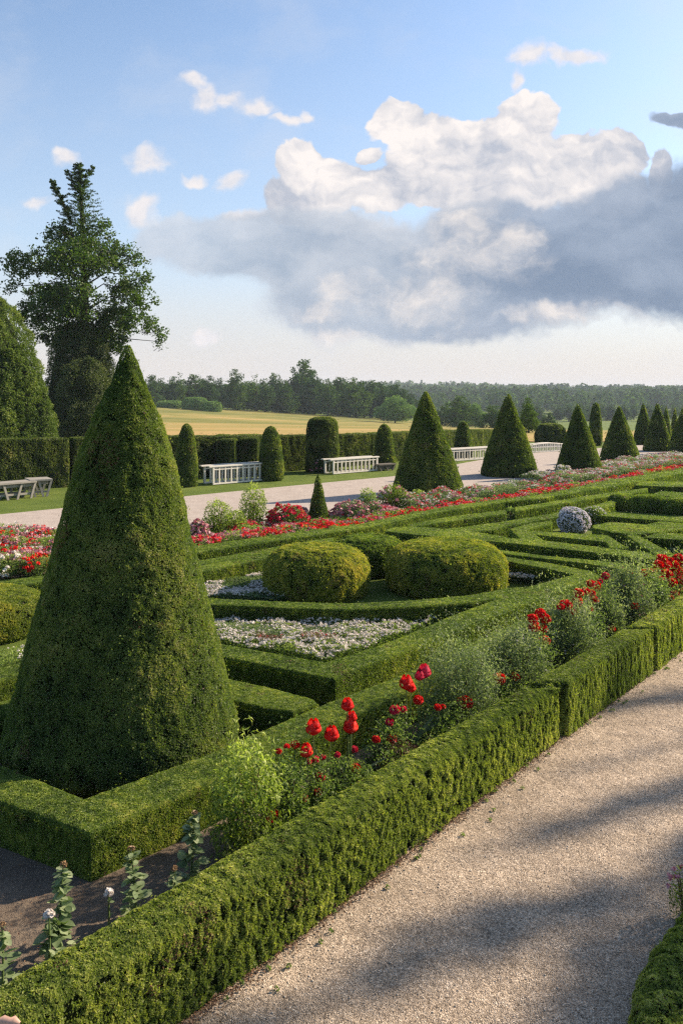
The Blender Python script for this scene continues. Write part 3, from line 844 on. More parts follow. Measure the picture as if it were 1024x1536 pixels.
GC = 'clipped cones of the garden'
revolve('topiary_cone', 'huge dense clipped cone at the left front, as tall as the sky line', 'topiary', -1.855, 6.80, HC + 0.46, 0.965, CONE, 0.0195, M_yew, GC, lump=13, amp=0.018, dens=7.5, z0=0.05, gap=0.30, lean=(0, 0.012), big_amp=0.05)
cone_px('largest of the far cones, standing in the red flower border', 642, 588, 745, 53, CONE2, group=GC, lump=6, amp=0.02)
cone_px('second far cone from the left in the flower border, beside the third railing', 763, 592, 716, 42, CONE2, group=GC, lump=6, amp=0.02)
cone_px('far cone whose foot stands in grey and pink flowers, third along the border', 868, 607, 717, 35, CONE2, group=GC, lump=5, amp=0.02)
cone_px('fourth far cone along the flower border', 929, 609, 694, 29, CONE2, group=GC, lump=5, amp=0.02)
cone_px('fifth far cone along the border, near the right edge', 986, 605, 677, 21, CONE2, group=GC, lump=5, amp=0.02)
cone_px('cone cut by the right edge of the picture', 1024, 612, 680, 22, CONE2, group=GC, lump=5, amp=0.02)
cone_px('dark cone half hidden behind the fifth cone', 965, 605, 667, 16, CONE2, group=GC, lump=4, amp=0.02)
cone_px('narrow upright cone peeping out behind the third far cone', 892, 604, 668, 10, BULLET, group=GC, lump=4, amp=0.02)
cone_px('thin pale cone far off at the right edge between two cones', 1011, 612, 660, 8, CONE2, group=GC, lump=4, amp=0.02, tone_sh=0.2)
cone_px('sliver of a cone just behind the right side of the fifth cone', 998, 609, 663, 9, CONE2, group=GC, lump=4, amp=0.02, tone_sh=0.1)
cone_px('small dark cone standing alone among the red and pink roses', 478, 711, 790, 17, CONE2, group=GC, lump=10, amp=0.015)
GS = 'slim bullet-shaped topiaries on the grass verge'
cone_px('slim bullet-shaped topiary just right of the huge cone', 280, 636, 730, 17, BULLET, group=GS, lump=6, amp=0.02, name='slim_topiary')
cone_px('slim topiary with a folded top at the right end of the nearest railing', 407, 639, 721, 19, BULLET, group=GS, lump=6, amp=0.03, name='slim_topiary')
cone_px('slim topiary behind the small wooden bench, right of the second railing', 577, 636, 703, 16, BULLET, group=GS, lump=6, amp=0.02, name='slim_topiary')
cone_px('slim topiary between the two largest far cones', 694, 632, 688, 13.5, BULLET, group=GS, lump=5, amp=0.02, name='slim_topiary')
cone_px('stout rounded column of clipped yew in front of the tall hedge', 484, 626, 709, 25, COLUMN, mat=M_dkhedge, group=None, lump=4, amp=0.05, name='topiary_column')
GD = 'golden clipped domes inside the pattern'
revolve('topiary_dome', 'left of the two big golden domes', 'topiary', (474.5 - 512) / F * 12.45, 12.45, 0.735, 0.83, DOME, 0.027, M_gold, GD, lump=11, amp=0.018, gap=0.28, z0=0.01)
revolve('topiary_dome', 'right and wider of the two big golden domes', 'topiary', (668.5 - 512) / F * 12.75, 12.75, 0.755, 0.965, DOME, 0.028, M_gold, GD, lump=11, amp=0.018, gap=0.28, z0=0.01)
revolve('topiary_dome', 'darker green dome half hidden between the golden domes', 'topiary', (552 - 512) / F * 14.0, 14.0, 0.62, 0.66, DOME, 0.03, M_box, None, lump=9, amp=0.03, gap=0.25, z0=0.01)
revolve('topiary_dome', 'golden dome at the left edge beside the huge cone', 'topiary', (-22 - 512) / F * 10.35, 10.35, 0.53, 0.79, DOME, 0.024, M_gold, GD, lump=11, amp=0.018, gap=0.28, z0=0.01)
revolve('topiary_dome', 'flat-topped clipped block beyond the ornate far railing', 'topiary', (825 - 512) / F * 52, 52, 1.47, 1.0, DOME, 0.09, M_dkhedge, None, lump=3, amp=0.03)
for px, py, r_, h_, lab in ((943, 768, 0.40, 0.42, 'leftmost dark clipped roll above the thin far hedges'), (983, 771, 0.52, 0.44, 'middle dark clipped roll at the right'), (1030, 774, 0.5, 0.42, 'clipped roll cut by the right edge')):
    x, y = G2(px, py)
    revolve('clipped_roll', lab, 'topiary', x, y + 0.5, h_, r_, DOME, 0.045, M_box, 'low clipped rolls in the pattern', lump=6, amp=0.015, z0=0.01, ry=0.42)

# ================================================================== flowers scattered as petals
def petals(g, C_, r, n_per, L, mat, tone_mu=0.6, flat=0.5):
    """little blossoms: n_per petals round every centre C_"""
    C_ = np.asarray(C_, np.float32)
    n = len(C_)
    if n == 0: return
    P = np.repeat(C_, n_per, 0)
    d = rand_unit(len(P))
    d[:, 2] = np.abs(d[:, 2]) * flat + 0.15
    d = unit(d)
    tone = np.clip(np.repeat(rng.normal(tone_mu, 0.2, n), n_per) + rng.normal(0, 0.12, len(P)), 0, 1)
    leaves(g, P + d * r, d, L, 0.85, mat, tone, spread=0.55, up=0.1)

def shell_points(n, rx, ry, rz, zc=0.0, fill=0.35, top=False):
    d = rand_unit(n)
    if top: d[:, 2] = np.abs(d[:, 2])
    k = 1 - fill * rng.random(n) ** 2
    P = d * k[:, None] * np.array([rx, ry, rz])
    P[:, 2] += zc
    return P, unit(d / np.array([rx, ry, rz]))

def shrub(name, label, cat, X, Y, h, r, mat, leaf, n=None, bloom=None, nb=0, bl=0.02, group=None, lump=7, amp=0.25, wid=0.55, hang=0.0, fine=False, tone_sh=0.0, stems=6, ragged=0.25):
    """a loose bush: leaves in a lumpy half-ball, stems, and (as a part) its blossoms"""
    root = empty(name, (X, Y, 0), label, cat, group)
    n = n or int(3.2 * r * (h + r) * 5.0 / (leaf ** 2 * 0.8))
    zc = h * 0.42
    P, N = shell_points(n, r, r, h * 0.58, zc, 0.75)
    off = np.array([X, Y, 0])
    nz = fbm((P + off) * lump, 21, 3)
    P = P + N * ((nz - 0.5) * 2 * amp * r)[:, None]
    sp = rng.random(n)
    P = P * (1 + ragged * 0.4 * (sp ** 6)[:, None])
    keep = (nz + rng.normal(0, .06, n) > 0.36) & (P[:, 2] > 0.01)
    P, N, nz = P[keep], N[keep], nz[keep]
    g = Geo()
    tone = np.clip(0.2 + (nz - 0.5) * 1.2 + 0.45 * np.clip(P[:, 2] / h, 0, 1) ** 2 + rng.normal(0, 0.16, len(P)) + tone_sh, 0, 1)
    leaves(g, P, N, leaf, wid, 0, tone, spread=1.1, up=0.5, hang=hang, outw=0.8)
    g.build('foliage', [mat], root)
    g = Geo()
    for i in range(stems):
        a = rng.uniform(0, 6.28); rr = r * rng.uniform(0.2, 0.75)
        tube(g, [(0, 0, 0), (math.cos(a) * rr * 0.5, math.sin(a) * rr * 0.5, h * 0.4), (math.cos(a) * rr, math.sin(a) * rr, h * rng.uniform(0.6, 0.9))], [0.008 + 0.01 * r, 0.006 + 0.006 * r, 0.003], 5, 0)
    g.build('stem', [M_twig], root)
    if bloom is not None and nb:
        Pb, Nb = shell_points(nb, r * 1.02, r * 1.02, h * 0.6, zc, 0.1)
        nzb = fbm((Pb + off) * lump, 21, 3)
        Pb = Pb + Nb * ((nzb - 0.45) * 2 * amp * r)[:, None]
        Pb = Pb[Pb[:, 2] > h * 0.15]
        g = Geo()
        petals(g, Pb, bl * 0.5, 7, bl, 0)
        g.build('blossoms', [bloom], root)
    return root

def in_poly(n, poly):
    P = np.array(poly, float)
    T = np.array(tessellate_polygon([[Vector((x, y, 0)) for x, y in P]]))
    a, b, c3 = P[T[:, 0]], P[T[:, 1]], P[T[:, 2]]
    ar = 0.5 * np.abs((b - a)[:, 0] * (c3 - a)[:, 1] - (b - a)[:, 1] * (c3 - a)[:, 0])
    ti = rng.choice(len(T), n, p=ar / ar.sum())
    r1, r2 = np.sqrt(rng.random(n)), rng.random(n)
    return a[ti] * (1 - r1)[:, None] + b[ti] * (r1 * (1 - r2))[:, None] + c3[ti] * (r1 * r2)[:, None], ar.sum()

def carpet(name, label, poly, h, leafmat, leaf, dens_leaf, flowers, group=None, px_z=None, lump=3.0, cover=0.5, patch=None, hvar=0.4, flip=1.0):
    """a bed of low plants nobody could count: one object, kind stuff"""
    W_ = poly if px_z is None else [G2(x, y, px_z) for x, y in poly]
    _, A = in_poly(3, W_)
    n = int(A * dens_leaf)
    p, _ = in_poly(n, W_)
    hb = fbm(np.c_[p, np.zeros(n)] * lump, 31, 3)
    top = h * (1 - hvar + hvar * 2 * (hb - 0.2))
    z = top * (1 - rng.random(n) ** 2 * 0.9)
    g = Geo()
    P = np.c_[p, z]
    N = unit(rand_unit(n) * 0.6 + np.array([0, 0, 1.0]))
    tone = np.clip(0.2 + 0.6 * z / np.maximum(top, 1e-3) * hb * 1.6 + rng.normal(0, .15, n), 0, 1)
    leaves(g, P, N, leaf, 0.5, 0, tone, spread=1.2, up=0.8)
    mats = [leafmat]
    for k, (fm, dn, L, rr, thr, sd_) in enumerate(flowers):
        nf = int(A * dn)
        p, _ = in_poly(nf, W_)
        hb = fbm(np.c_[p, np.zeros(nf)] * lump, 31, 3)
        pn = fbm(np.c_[p, np.zeros(nf)] * 2.3, sd_, 2)
        kp = pn > thr
        p, hb = p[kp], hb[kp]
        top = h * (1 - hvar + hvar * 2 * (hb - 0.2)) * rng.uniform(0.85, 1.1, len(p))
        petals(g, np.c_[p, top], rr, 6, L, k + 1)
        mats.append(fm)
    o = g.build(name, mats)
    tag(o, label, 'flower bed', group, 'stuff')
    return o

# white flower triangle in front of the bowed hedge
carpet('white_flower_carpet', 'triangle of low white flowers inside the pointed hedge',
       [(230, 938), (332, 962), (407, 975), (492, 988), (545, 972), (600, 950), (668, 922), (706, 914), (620, 919), (520, 924), (400, 922), (322, 916), (230, 910)], 0.17, M_rose, 0.026, 11000,
       [(M_white, 900, 0.021, 0.013, 0.32, 55)], px_z=0.12, lump=5)
carpet('green_planting_strip', 'dark green strip across the left of the white flowers', [(322, 928), (400, 935), (434, 943), (425, 950), (380, 944), (322, 937)], 0.17, M_grey, 0.022, 14000, [], px_z=0.19, hvar=0.15)
carpet('green_planting_strip', 'short green patch in the middle of the white flowers', [(455, 936), (530, 936), (545, 941), (500, 947), (455, 943)], 0.17, M_grey, 0.022, 14000, [], px_z=0.19, hvar=0.15)
carpet('low_red_plants', 'brick-red low plants below the green patch in the white flowers', [(452, 947), (505, 950), (500, 956), (450, 953)], 0.20, M_dry, 0.02, 14000, [(M_crim, 160, 0.014, 0.01, 0.4, 3)], px_z=0.19, hvar=0.15)
carpet('low_red_plants', 'brick-red low plants left in the white flowers beside the green strip', [(385, 946), (425, 951), (420, 957), (384, 952)], 0.20, M_dry, 0.02, 14000, [(M_crim, 160, 0.014, 0.01, 0.4, 3)], px_z=0.19, hvar=0.15)
carpet('white_flower_carpet', 'white flower strip and grey-green planting left of the left golden dome',
       [(225, 900), (300, 893), (322, 893), (395, 897), (430, 896), (430, 850), (395, 848), (345, 857), (300, 864), (225, 872)], 0.13, M_grey, 0.035, 4500,
       [(M_white, 800, 0.024, 0.015, 0.42, 91)], px_z=0.10)
carpet('dark_edging_flowers', 'dark strip with small white flowers under the left dome', [(-140, 1015), (0, 997), (60, 984), (60, 965), (0, 975), (-140, 990)], 0.10, M_rose, 0.025, 6000,
       [(M_white, 300, 0.018, 0.01, 0.4, 12)], px_z=0.08)
carpet('white_flower_carpet', 'thin line of white flowers right of the right golden dome', [(745, 862), (790, 868), (850, 865), (840, 858), (790, 850), (750, 846)], 0.16, M_grey, 0.035, 4500,
       [(M_white, 700, 0.026, 0.014, 0.45, 14)], px_z=0.12)
carpet('grey_groundcover', 'pale grey-green groundcover between hedges at the right edge', [(975, 815), (1010, 826), (1080, 832), (1080, 815), (1000, 806)], 0.12, M_silver, 0.04, 3500, [(M_white, 100, 0.02, 0.01, 0.5, 5)], px_z=0.1)
carpet('dry_groundcover', 'thin brownish planting inside the narrow bed above the tipped hedge', [(675, 797), (700, 799), (745, 795), (790, 786), (770, 783), (720, 790)], 0.10, M_dry, 0.035, 2500, [(M_pink, 100, 0.02, 0.01, 0.5, 6)], px_z=0.05)

# long border beyond the long hedge
B0 = [(-9.5, 12.2), (-5.6, 13.4), (-2.75, 15.05), (0.38, 17.6), (2.65, 20.0), (5.9, 23.3), (9.0, 26.8), (13.4, 31.9), (19, 38)]
def border(d0, d1, i0=0, i1=None):
    P = np.array(B0[i0:i1], float)
    t = np.gradient(P, axis=0); t /= np.linalg.norm(t, axis=1, keepdims=True)
    nn = np.c_[-t[:, 1], t[:, 0]]
    return [tuple(p) for p in P + nn * d0] + [tuple(p) for p in (P + nn * d1)[::-1]]
sheet('border_soil', border(-0.02, 2.3, 0), 0.021, M_soil)
carpet('red_bedding_flowers', 'long band of low bright red flowers right behind the long hedge', border(0.08, 0.62, 2), 0.32, M_rose, 0.045, 2600,
       [(M_crim, 170, 0.042, 0.03, 0.48, 61), (M_red, 130, 0.042, 0.03, 0.55, 62), (M_pink, 90, 0.04, 0.03, 0.48, 63)], lump=2.2)
carpet('mixed_border_flowers', 'mixed grey-leaved pink and white flowers behind the red band', border(0.75, 2.0, 4), 0.46, M_grey, 0.05, 2400,
       [(M_pink, 90, 0.035, 0.025, 0.50, 71), (M_white, 80, 0.035, 0.025, 0.52, 72), (M_crim, 50, 0.04, 0.03, 0.6, 73)], lump=1.8, hvar=0.5)
carpet('mixed_border_flowers', 'lilac-white flower mass round the feet of the rightmost cones', border(0.9, 3.4, 6), 0.42, M_grey, 0.06, 1300,
       [(M_white, 110, 0.04, 0.03, 0.40, 81), (M_pink, 50, 0.04, 0.03, 0.5, 83)], lump=1.5)
carpet('rose_underplanting', 'low leafy planting with scattered pink flowers left of the small cone', border(0.75, 1.9, 1, 5), 0.28, M_rose, 0.045, 2200,
       [(M_pink, 160, 0.045, 0.03, 0.5, 88), (M_crim, 120, 0.045, 0.03, 0.55, 89)], lump=2)
carpet('rose_underplanting', 'leafy bedding with red, pink and white flowers left of the huge cone', [(-9.5, 12.3), (-5.2, 13.65), (-5.0, 15.6), (-5.6, 17.2), (-7.2, 17.4), (-10, 15.8)], 0.32, M_rose, 0.04, 3000,
       [(M_pink, 120, 0.045, 0.03, 0.47, 98), (M_red, 70, 0.045, 0.03, 0.52, 99), (M_white, 50, 0.04, 0.03, 0.56, 97)], lump=2)

def at(px, base):
    return G2(px, base)
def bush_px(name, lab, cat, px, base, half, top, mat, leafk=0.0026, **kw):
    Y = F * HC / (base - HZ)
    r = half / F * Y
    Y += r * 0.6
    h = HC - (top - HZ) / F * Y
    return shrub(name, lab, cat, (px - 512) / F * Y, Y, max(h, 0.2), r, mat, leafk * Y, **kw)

GB = 'bushes of the long flower border'
bush_px('leafy_bush', 'rounded lime-green bush right of the huge cone', 'bush', 327, 812, 23, 750, M_lime, group=GB)
bush_px('leafy_bush', 'tallest lime-green bush of the border, with a topknot', 'bush', 381, 800, 21, 729, M_lime, group=GB, amp=0.4)
bush_px('leafy_bush', 'low lime-green bush between the two taller ones', 'bush', 354, 808, 17, 765, M_lime, group=GB)
bush_px('rose_bush', 'dense bush thick with red and crimson flowers left of the small cone', 'rose bush', 430, 800, 30, 758, M_rose, bloom=M_crim, nb=260, bl=0.06, group=GB)
bush_px('rose_bush', 'pale flowering bush touching the small cone on its left', 'rose bush', 452, 792, 15, 762, M_grey, bloom=M_pink, nb=90, bl=0.05, group=GB)
bush_px('rose_bush', 'pale pink rose bush peeping out beside the huge cone', 'rose bush', 298, 818, 15, 782, M_rose, bloom=M_pink, nb=110, bl=0.06, group=GB)
bush_px('rose_bush', 'wide pale pink bush right of the small cone', 'rose bush', 526, 788, 28, 752, M_grey, bloom=M_pink, nb=240, bl=0.055, group=GB)
bush_px('rose_bush', 'low yellowish rose bush right of the wide pink one', 'rose bush', 560, 781, 17, 755, M_grey, bloom=M_pink, nb=60, bl=0.05, group=GB)
bush_px('leafy_bush', 'dark green leafy bush left of the largest far cone', 'bush', 550, 775, 15, 733, M_rose, group=GB, tone_sh=0.15)
bush_px('leafy_bush', 'tall bush with yellow-tinged leaves and a few pink flowers by the largest far cone', 'bush', 590, 770, 24, 727, M_lime, bloom=M_pink, nb=40, bl=0.06, group=GB, tone_sh=-0.3, amp=0.35)
bush_px('leafy_bush', 'small green bush at the left foot of the largest far cone', 'bush', 627, 760, 11, 734, M_rose, group=GB, tone_sh=0.35)
bush_px('leafy_bush', 'small yellowish bush at the middle of the foot of the largest far cone', 'bush', 646, 757, 9, 735, M_lime, group=GB, tone_sh=-0.15)
bush_px('leafy_bush', 'small pale bush at the right foot of the largest far cone', 'bush', 667, 755, 10, 737, M_grey, group=GB)
bush_px('leafy_bush', 'grey-leaved bush with white flowers at the left foot of the third far cone', 'bush', 845, 724, 13, 699, M_silver, bloom=M_white, nb=90, bl=0.07, group=GB)
bush_px('leafy_bush', 'dark small bush in the gap of the second long hedge', 'bush', 765, 778, 9, 761, M_rose, group=None)
bush_px('yellow_rose_bush', 'bush of yellow roses on the grass in front of the rounded column', 'rose bush', 479, 710, 13, 684, M_lime, bloom=M_pink, nb=50, bl=0.09, group=None, tone_sh=-0.2)
for px, ba, hw, tp, bm, nb, lab in (
    (20, 838, 30, 806, M_pink, 60, 'leafy rose bush with few flowers at the left edge'), (66, 822, 24, 798, M_red, 130, 'rose bush thick with red flowers left of the huge cone'),
    (92, 842, 22, 808, M_pink, 90, 'pink rose bush against the left side of the huge cone'), (12, 868, 26, 834, M_white, 60, 'low bush with white flowers at the left edge'),
    (60, 866, 24, 834, M_red, 60, 'bush with orange-red flower heads nearest the grass strip'), (84, 816, 16, 792, M_white, 50, 'tall white-flowered bush beside the huge cone and the far gravel')):
    bush_px('rose_bush', lab, 'rose bush', px, ba, hw, tp, M_rose, bloom=bm, nb=nb, bl=0.055, group='rose bushes at the left edge', tone_sh=0.12)

# white flower ball
x, y = G2(863, 801)
def ball(lab, px, py, r, mat, nb, bm, name):
    x, y = G2(px, py)
    root = empty(name, (x, y + r * 0.5, 0), lab, 'flowering bush')
    n = 9000
    P, N = shell_points(n, r * 0.97, r * 0.97, r * 0.90, r * 0.72, 0.2)
    g = Geo()
    leaves(g, P[P[:, 2] > 0.01], N[P[:, 2] > 0.01], 0.04, 0.5, 0, np.clip(rng.normal(0.4, 0.2, int((P[:, 2] > 0.01).sum())), 0, 1))
    g.build('foliage', [mat], root)
    P, N = shell_points(nb, r * 1.03, r * 1.03, r * 0.96, r * 0.72, 0.08)
    P += N * ((fbm((P + np.array([x, y, 0])) * 6, 3, 2) - .5) * 0.12)[:, None]
    g = Geo()
    petals(g, P[P[:, 2] > 0.02], 0.012, 6, 0.026, 0)
    g.build('blossoms', [bm], root)
ball('tight round bush covered in small lilac-white flowers', 863, 801, 0.345, M_silver, 1700, M_lilac, 'flower_ball')
ball('smaller yellowish ball bush touching the white flower ball on its right', 893, 791, 0.28, M_lime, 250, M_white, 'flower_ball')

# ================================================================== near flower bed between the hedges
def stripY(px, off=0.0):
    u = (px - 512) / F
    return 5.24 / (0.88 - u) + off
GSv = 'feathery grey-green shrubs in the front bed'
def silver(lab, px, half, top, off=0.0, mat=None, **kw):
    Y = stripY(px, off)
    r = half / F * Y
    h = HC - (top - HZ) / F * Y
    kw.setdefault('n', int(26000 * r / 0.35))
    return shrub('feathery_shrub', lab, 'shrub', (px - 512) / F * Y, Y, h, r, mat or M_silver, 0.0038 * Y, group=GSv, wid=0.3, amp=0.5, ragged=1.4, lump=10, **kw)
silver('largest feathery grey-green shrub, behind the pair of tall red tulips', 690, 52, 965, 0.05)
silver('feathery shrub with white tips, second from the left in the front bed', 772, 46, 945, 0.0, bloom=M_white, nb=40, bl=0.014)
silver('feathery silver shrub in the middle of the front bed between two red clumps', 850, 46, 903, 0.0, bloom=M_white, nb=50, bl=0.014)
silver('small low feathery shrub at the back of the silver one', 905, 26, 893, 0.0, tone_sh=-0.1)
silver('tall feathery pale shrub with pinkish flowers near the right end of the bed', 938, 34, 852, 0.1, bloom=M_pink, nb=50, bl=0.018)
silver('dark leafy shrub between the pale shrub and the right red flowers', 972, 26, 862, 0.0, mat=M_rose)
silver('feathery shrub cut by the right edge behind the red flowers', 1030, 36, 845, 0.2, mat=M_rose)

# drooping yellow-green plant
yx, yy = (368 - 512) / F * 5.22, 5.22
root = shrub('drooping_plant', 'drooping yellow-green bushy plant at the left end of the red tulips', 'plant', yx, yy, 0.74, 0.22, M_lime, 0.046, n=5200, wid=0.24, hang=1.5, amp=0.35, ragged=0.7, lump=9)
shrub('leafy_plant', 'low dark leafy plant between the drooping plant and the tulips', 'plant', (425 - 512) / F * 5.5, 5.5, 0.48, 0.17, M_rose, 0.024, n=5000, wid=0.5, amp=0.3, tone_sh=0.2)
shrub('leafy_plant', 'dark purple-brown leafy plant under the right hand tulips', 'plant', (600 - 512) / F * 6.35, 6.3, 0.30, 0.22, M_dry, 0.02, n=5000, wid=0.5, amp=0.3, tone_sh=-0.35)
shrub('leafy_plant', 'dark low plant under the middle tulips', 'plant', (520 - 512) / F * 6.0, 5.98, 0.30, 0.24, M_rose, 0.022, n=6000, wid=0.5, amp=0.3, tone_sh=-0.05)
shrub('leafy_plant', 'low leafy plant left of the largest feathery shrub', 'plant', (652 - 512) / F * 6.75, 6.7, 0.24, 0.2, M_rose, 0.022, n=5000, wid=0.5, amp=0.3)

def strap_leaf(g, base, ang, L, w, bend, mat=0, tone=0.5, up=1.0):
    k = 7
    t = np.linspace(0, 1, k)
    d = np.array([math.cos(ang), math.sin(ang)])
    rr = L * (0.25 * t + bend * t ** 2)
    z = L * up * (t - 0.62 * bend * t ** 2)
    c0 = np.c_[base[0] + d[0] * rr, base[1] + d[1] * rr, base[2] + z]
    ww = w * np.sin(np.pi * np.clip(t * 0.93 + 0.07, 0, 1)) ** 0.7
    s = np.array([-d[1], d[0], 0])
    lft = c0 + s * ww[:, None] + np.array([0, 0, 1]) * ww[:, None] * 0.5
    rgt = c0 - s * ww[:, None] + np.array([0, 0, 1]) * ww[:, None] * 0.5
    V = np.concatenate([lft, c0, rgt])
    q = [[i, i + 1, k + i + 1, k + i] for i in range(k - 1)] + [[k + i, k + i + 1, 2 * k + i + 1, 2 * k + i] for i in range(k - 1)]
    g.add(V, q, mat, tone, True)

def bloom_geo(kind, r):
    g = Geo()
    if kind == 'tulip':
        for ring, (k, rr, h) in enumerate(((6, 0.75, 1.9), (5, 0.95, 1.6), (7, 1.05, 1.1))):
            for i in range(k):
                a = 2 * math.pi * (i + ring * 0.5) / k + rng.uniform(-.15, .15)
                d = np.array([math.cos(a), math.sin(a)]); s = np.array([-d[1], d[0]])
                m_ = 5
                t = np.linspace(0, 1, m_)
                rad = rr * r * np.sin(np.pi * (0.12 + 0.62 * t))
                z = -0.8 * r + h * r * t
                w = 0.55 * r * np.sin(np.pi * (0.12 + 0.80 * t))
                c0 = np.c_[d[0] * rad, d[1] * rad, z]
                S = np.c_[np.broadcast_to(s, (m_, 2)), np.zeros(m_)]
                V = np.concatenate([c0 + S * w[:, None] - np.c_[np.broadcast_to(d, (m_, 2)), np.zeros(m_)] * (w * 0.35)[:, None], c0, c0 - S * w[:, None] - np.c_[np.broadcast_to(d, (m_, 2)), np.zeros(m_)] * (w * 0.35)[:, None]])
                q = [[j, j + 1, m_ + j + 1, m_ + j] for j in range(m_ - 1)] + [[m_ + j, m_ + j + 1, 2 * m_ + j + 1, 2 * m_ + j] for j in range(m_ - 1)]
                g.add(V, q, 0, float(np.clip(rng.normal(0.55, 0.25), 0, 1)), True)
    else:
        n = 130
        d = rand_unit(n)
        d[:, 2] = d[:, 2] * 0.75 + 0.2
        d = unit(d)
        leaves(g, d * r * 0.72 * np.array([1, 1, 0.8]), d, r * 0.75, 0.7, 0, np.clip(rng.normal(0.5, 0.25, n), 0, 1), spread=0.45, up=0.2)
    if kind == 'tulip':
        n = 70
        d = rand_unit(n); d[:, 2] = np.abs(d[:, 2]) * 0.9 - 0.15
        leaves(g, d * r * 0.80 + np.array([0, 0, 0.1 * r]), unit(d), r * 0.62, 0.75, 0, np.clip(rng.normal(0.5, 0.3, n), 0, 1), spread=0.6, up=0.5)
    return g

def flower_plant(lab, blooms, kind, mat, group='red flowering plants in the front bed', nleaf=8, leafL=0.2, bushy=False, base=None, leafmat=None):
    """blooms: (px, py, r_px, dY) in the picture of the bed"""
    pts = []
    for b in blooms:
        px, py, rp = b[:3]
        Y = stripY(px, (b[3] if len(b) > 3 else 0.0) - (0.13 if px > 640 else 0.0))
        pts.append(np.array([(px - 512) / F * Y, Y, max(HC - (py - HZ) / F * Y, 0.08), rp / F * Y * (1.22 if px > 640 else 1.08)]))
    pts = np.array(pts)
    bx, by = (pts[:, 0].mean(), pts[:, 1].mean())
    root = empty('red_tulips' if kind == 'tulip' else 'red_flower_plant', (bx, by, 0), lab, 'flowers', group)
    for (x, y, z, r) in pts:
        g = Geo()
        x0, y0 = (x - bx) * 0.35, (y - by) * 0.35
        tube(g, [(x0, y0, 0), (x0 * 0.4 + (x - bx) * 0.6, y0 * 0.4 + (y - by) * 0.6, z * 0.55), (x - bx, y - by, z - r * 0.5)], [0.006, 0.005, 0.004], 5, 0)
        g.build('stem', [M_stem], root)
        g = bloom_geo(kind, r)
        for v in g.v:
            v += np.array([x - bx, y - by, z], np.float32)
        g.build('bloom', [mat], root)
    for i in range(nleaf):
        g = Geo()
        a = rng.uniform(0, 6.28)
        j = rng.integers(len(pts))
        x0, y0 = (pts[j, 0] - bx) * 0.5, (pts[j, 1] - by) * 0.5
        strap_leaf(g, (x0, y0, 0.0), a, leafL * rng.uniform(0.8, 1.6), 0.022 * rng.uniform(.7, 1.2), rng.uniform(0.3, 0.9), 0, float(rng.uniform(0.2, 0.9)), up=1.1)
        g.build('leaf', [leafmat or M_grey], root)
    if bushy:
        g = Geo()
        n = 2500
        sx = max(pts[:, 0].std() * 1.3, 0.07); sz = pts[:, 2].mean()
        P = rng.normal(size=(n, 3)) * np.array([sx, 0.10, sz * 0.30]) + np.array([0, 0, sz * 0.5])
        nz = fbm((P + np.array([bx, by, 0])) * 14, 4, 2)
        P = P[(P[:, 2] > 0.01) & (nz > 0.42)]
        leaves(g, P, rand_unit(len(P)) * .5 + np.array([0, 0, .6]), 0.028, 0.5, 0, np.clip(rng.normal(.45, .2, len(P)), 0, 1), spread=1.1)
        g.build('foliage', [M_rose], root)
    return root

flower_plant('three big scarlet tulips at the left of the tulip group, highest heads side by side', [(470, 1092, 11), (497, 1102, 10.5), (459, 1127, 9.5)], 'tulip', M_red, nleaf=9, leafL=0.26)
flower_plant('three scarlet tulips stacked one above the other in the tulip group', [(525.5, 1090, 10.5), (527, 1076, 7.5), (521, 1058, 9)], 'tulip', M_red, nleaf=9, leafL=0.26)
flower_plant('low scarlet bloom leaning over the front hedge below the tulips', [(533, 1152, 8, -0.05), (534, 1163, 5, -0.05)], 'pom', M_red, nleaf=3, leafL=0.16)
flower_plant('pair of small dark red blooms half hidden in leaves among the tulips', [(506, 1132, 5), (531, 1124, 6)], 'pom', M_crim, nleaf=4, leafL=0.16)
flower_plant('red blooms behind the drooping plant, left of the tulips', [(443, 1117, 7, .05), (430, 1120, 5, .05), (418, 1127, 5, .05)], 'pom', M_red, bushy=True, nleaf=3)
flower_plant('cluster of small crimson blooms below the left tulips', [(473, 1139, 6), (484, 1136, 5), (463, 1142, 5), (480, 1166, 8, -.05)], 'pom', M_crim, bushy=True, nleaf=3)
flower_plant('two dark red blooms close behind the front hedge below the left tulips', [(476, 1188, 6.5, -.1), (454, 1197, 8, -.1)], 'pom', M_crim, nleaf=3, leafL=0.14)
flower_plant('lowest red bloom at the left, right beside the drooping plant', [(411, 1221, 8, -.1), (404, 1230, 6, -.1)], 'pom', M_red, nleaf=4, leafL=0.14)
flower_plant('tall red tulip pair with broad grey leaves left of the largest feathery shrub', [(609, 1025, 10), (616, 1032, 7)], 'tulip', M_red, nleaf=12, leafL=0.3)
flower_plant('dark red double tulip against the largest feathery shrub', [(636, 1008, 9.5, .05), (629, 1014, 7, .05)], 'tulip', M_crim, nleaf=3, leafL=0.2)
flower_plant('single red bloom right under the tall tulip pair', [(627, 1050, 8)], 'pom', M_red, nleaf=3, leafL=0.2)
flower_plant('crimson bloom cluster left under the tall tulip pair', [(592, 1065, 8.5), (604, 1064, 6), (584, 1083, 6.5)], 'pom', M_crim, bushy=True, nleaf=3)
flower_plant('bright low bloom with a duller one on its left, between the tulip groups', [(587, 1109, 8, -.03), (564, 1109, 6.5, -.03)], 'pom', M_red, bushy=True, nleaf=5)
flower_plant('ragged red flower head in front of the largest feathery shrub', [(697, 1054, 10.5, -.12), (656, 1061, 5, -.1), (664, 1060, 4, -.1)], 'pom', M_red, bushy=True, nleaf=3)
flower_plant('red bloom and a faded one between the first two feathery shrubs', [(748, 1018, 9, -.12), (772, 1015, 6.5, -.12)], 'pom', M_red, bushy=True, nleaf=3)
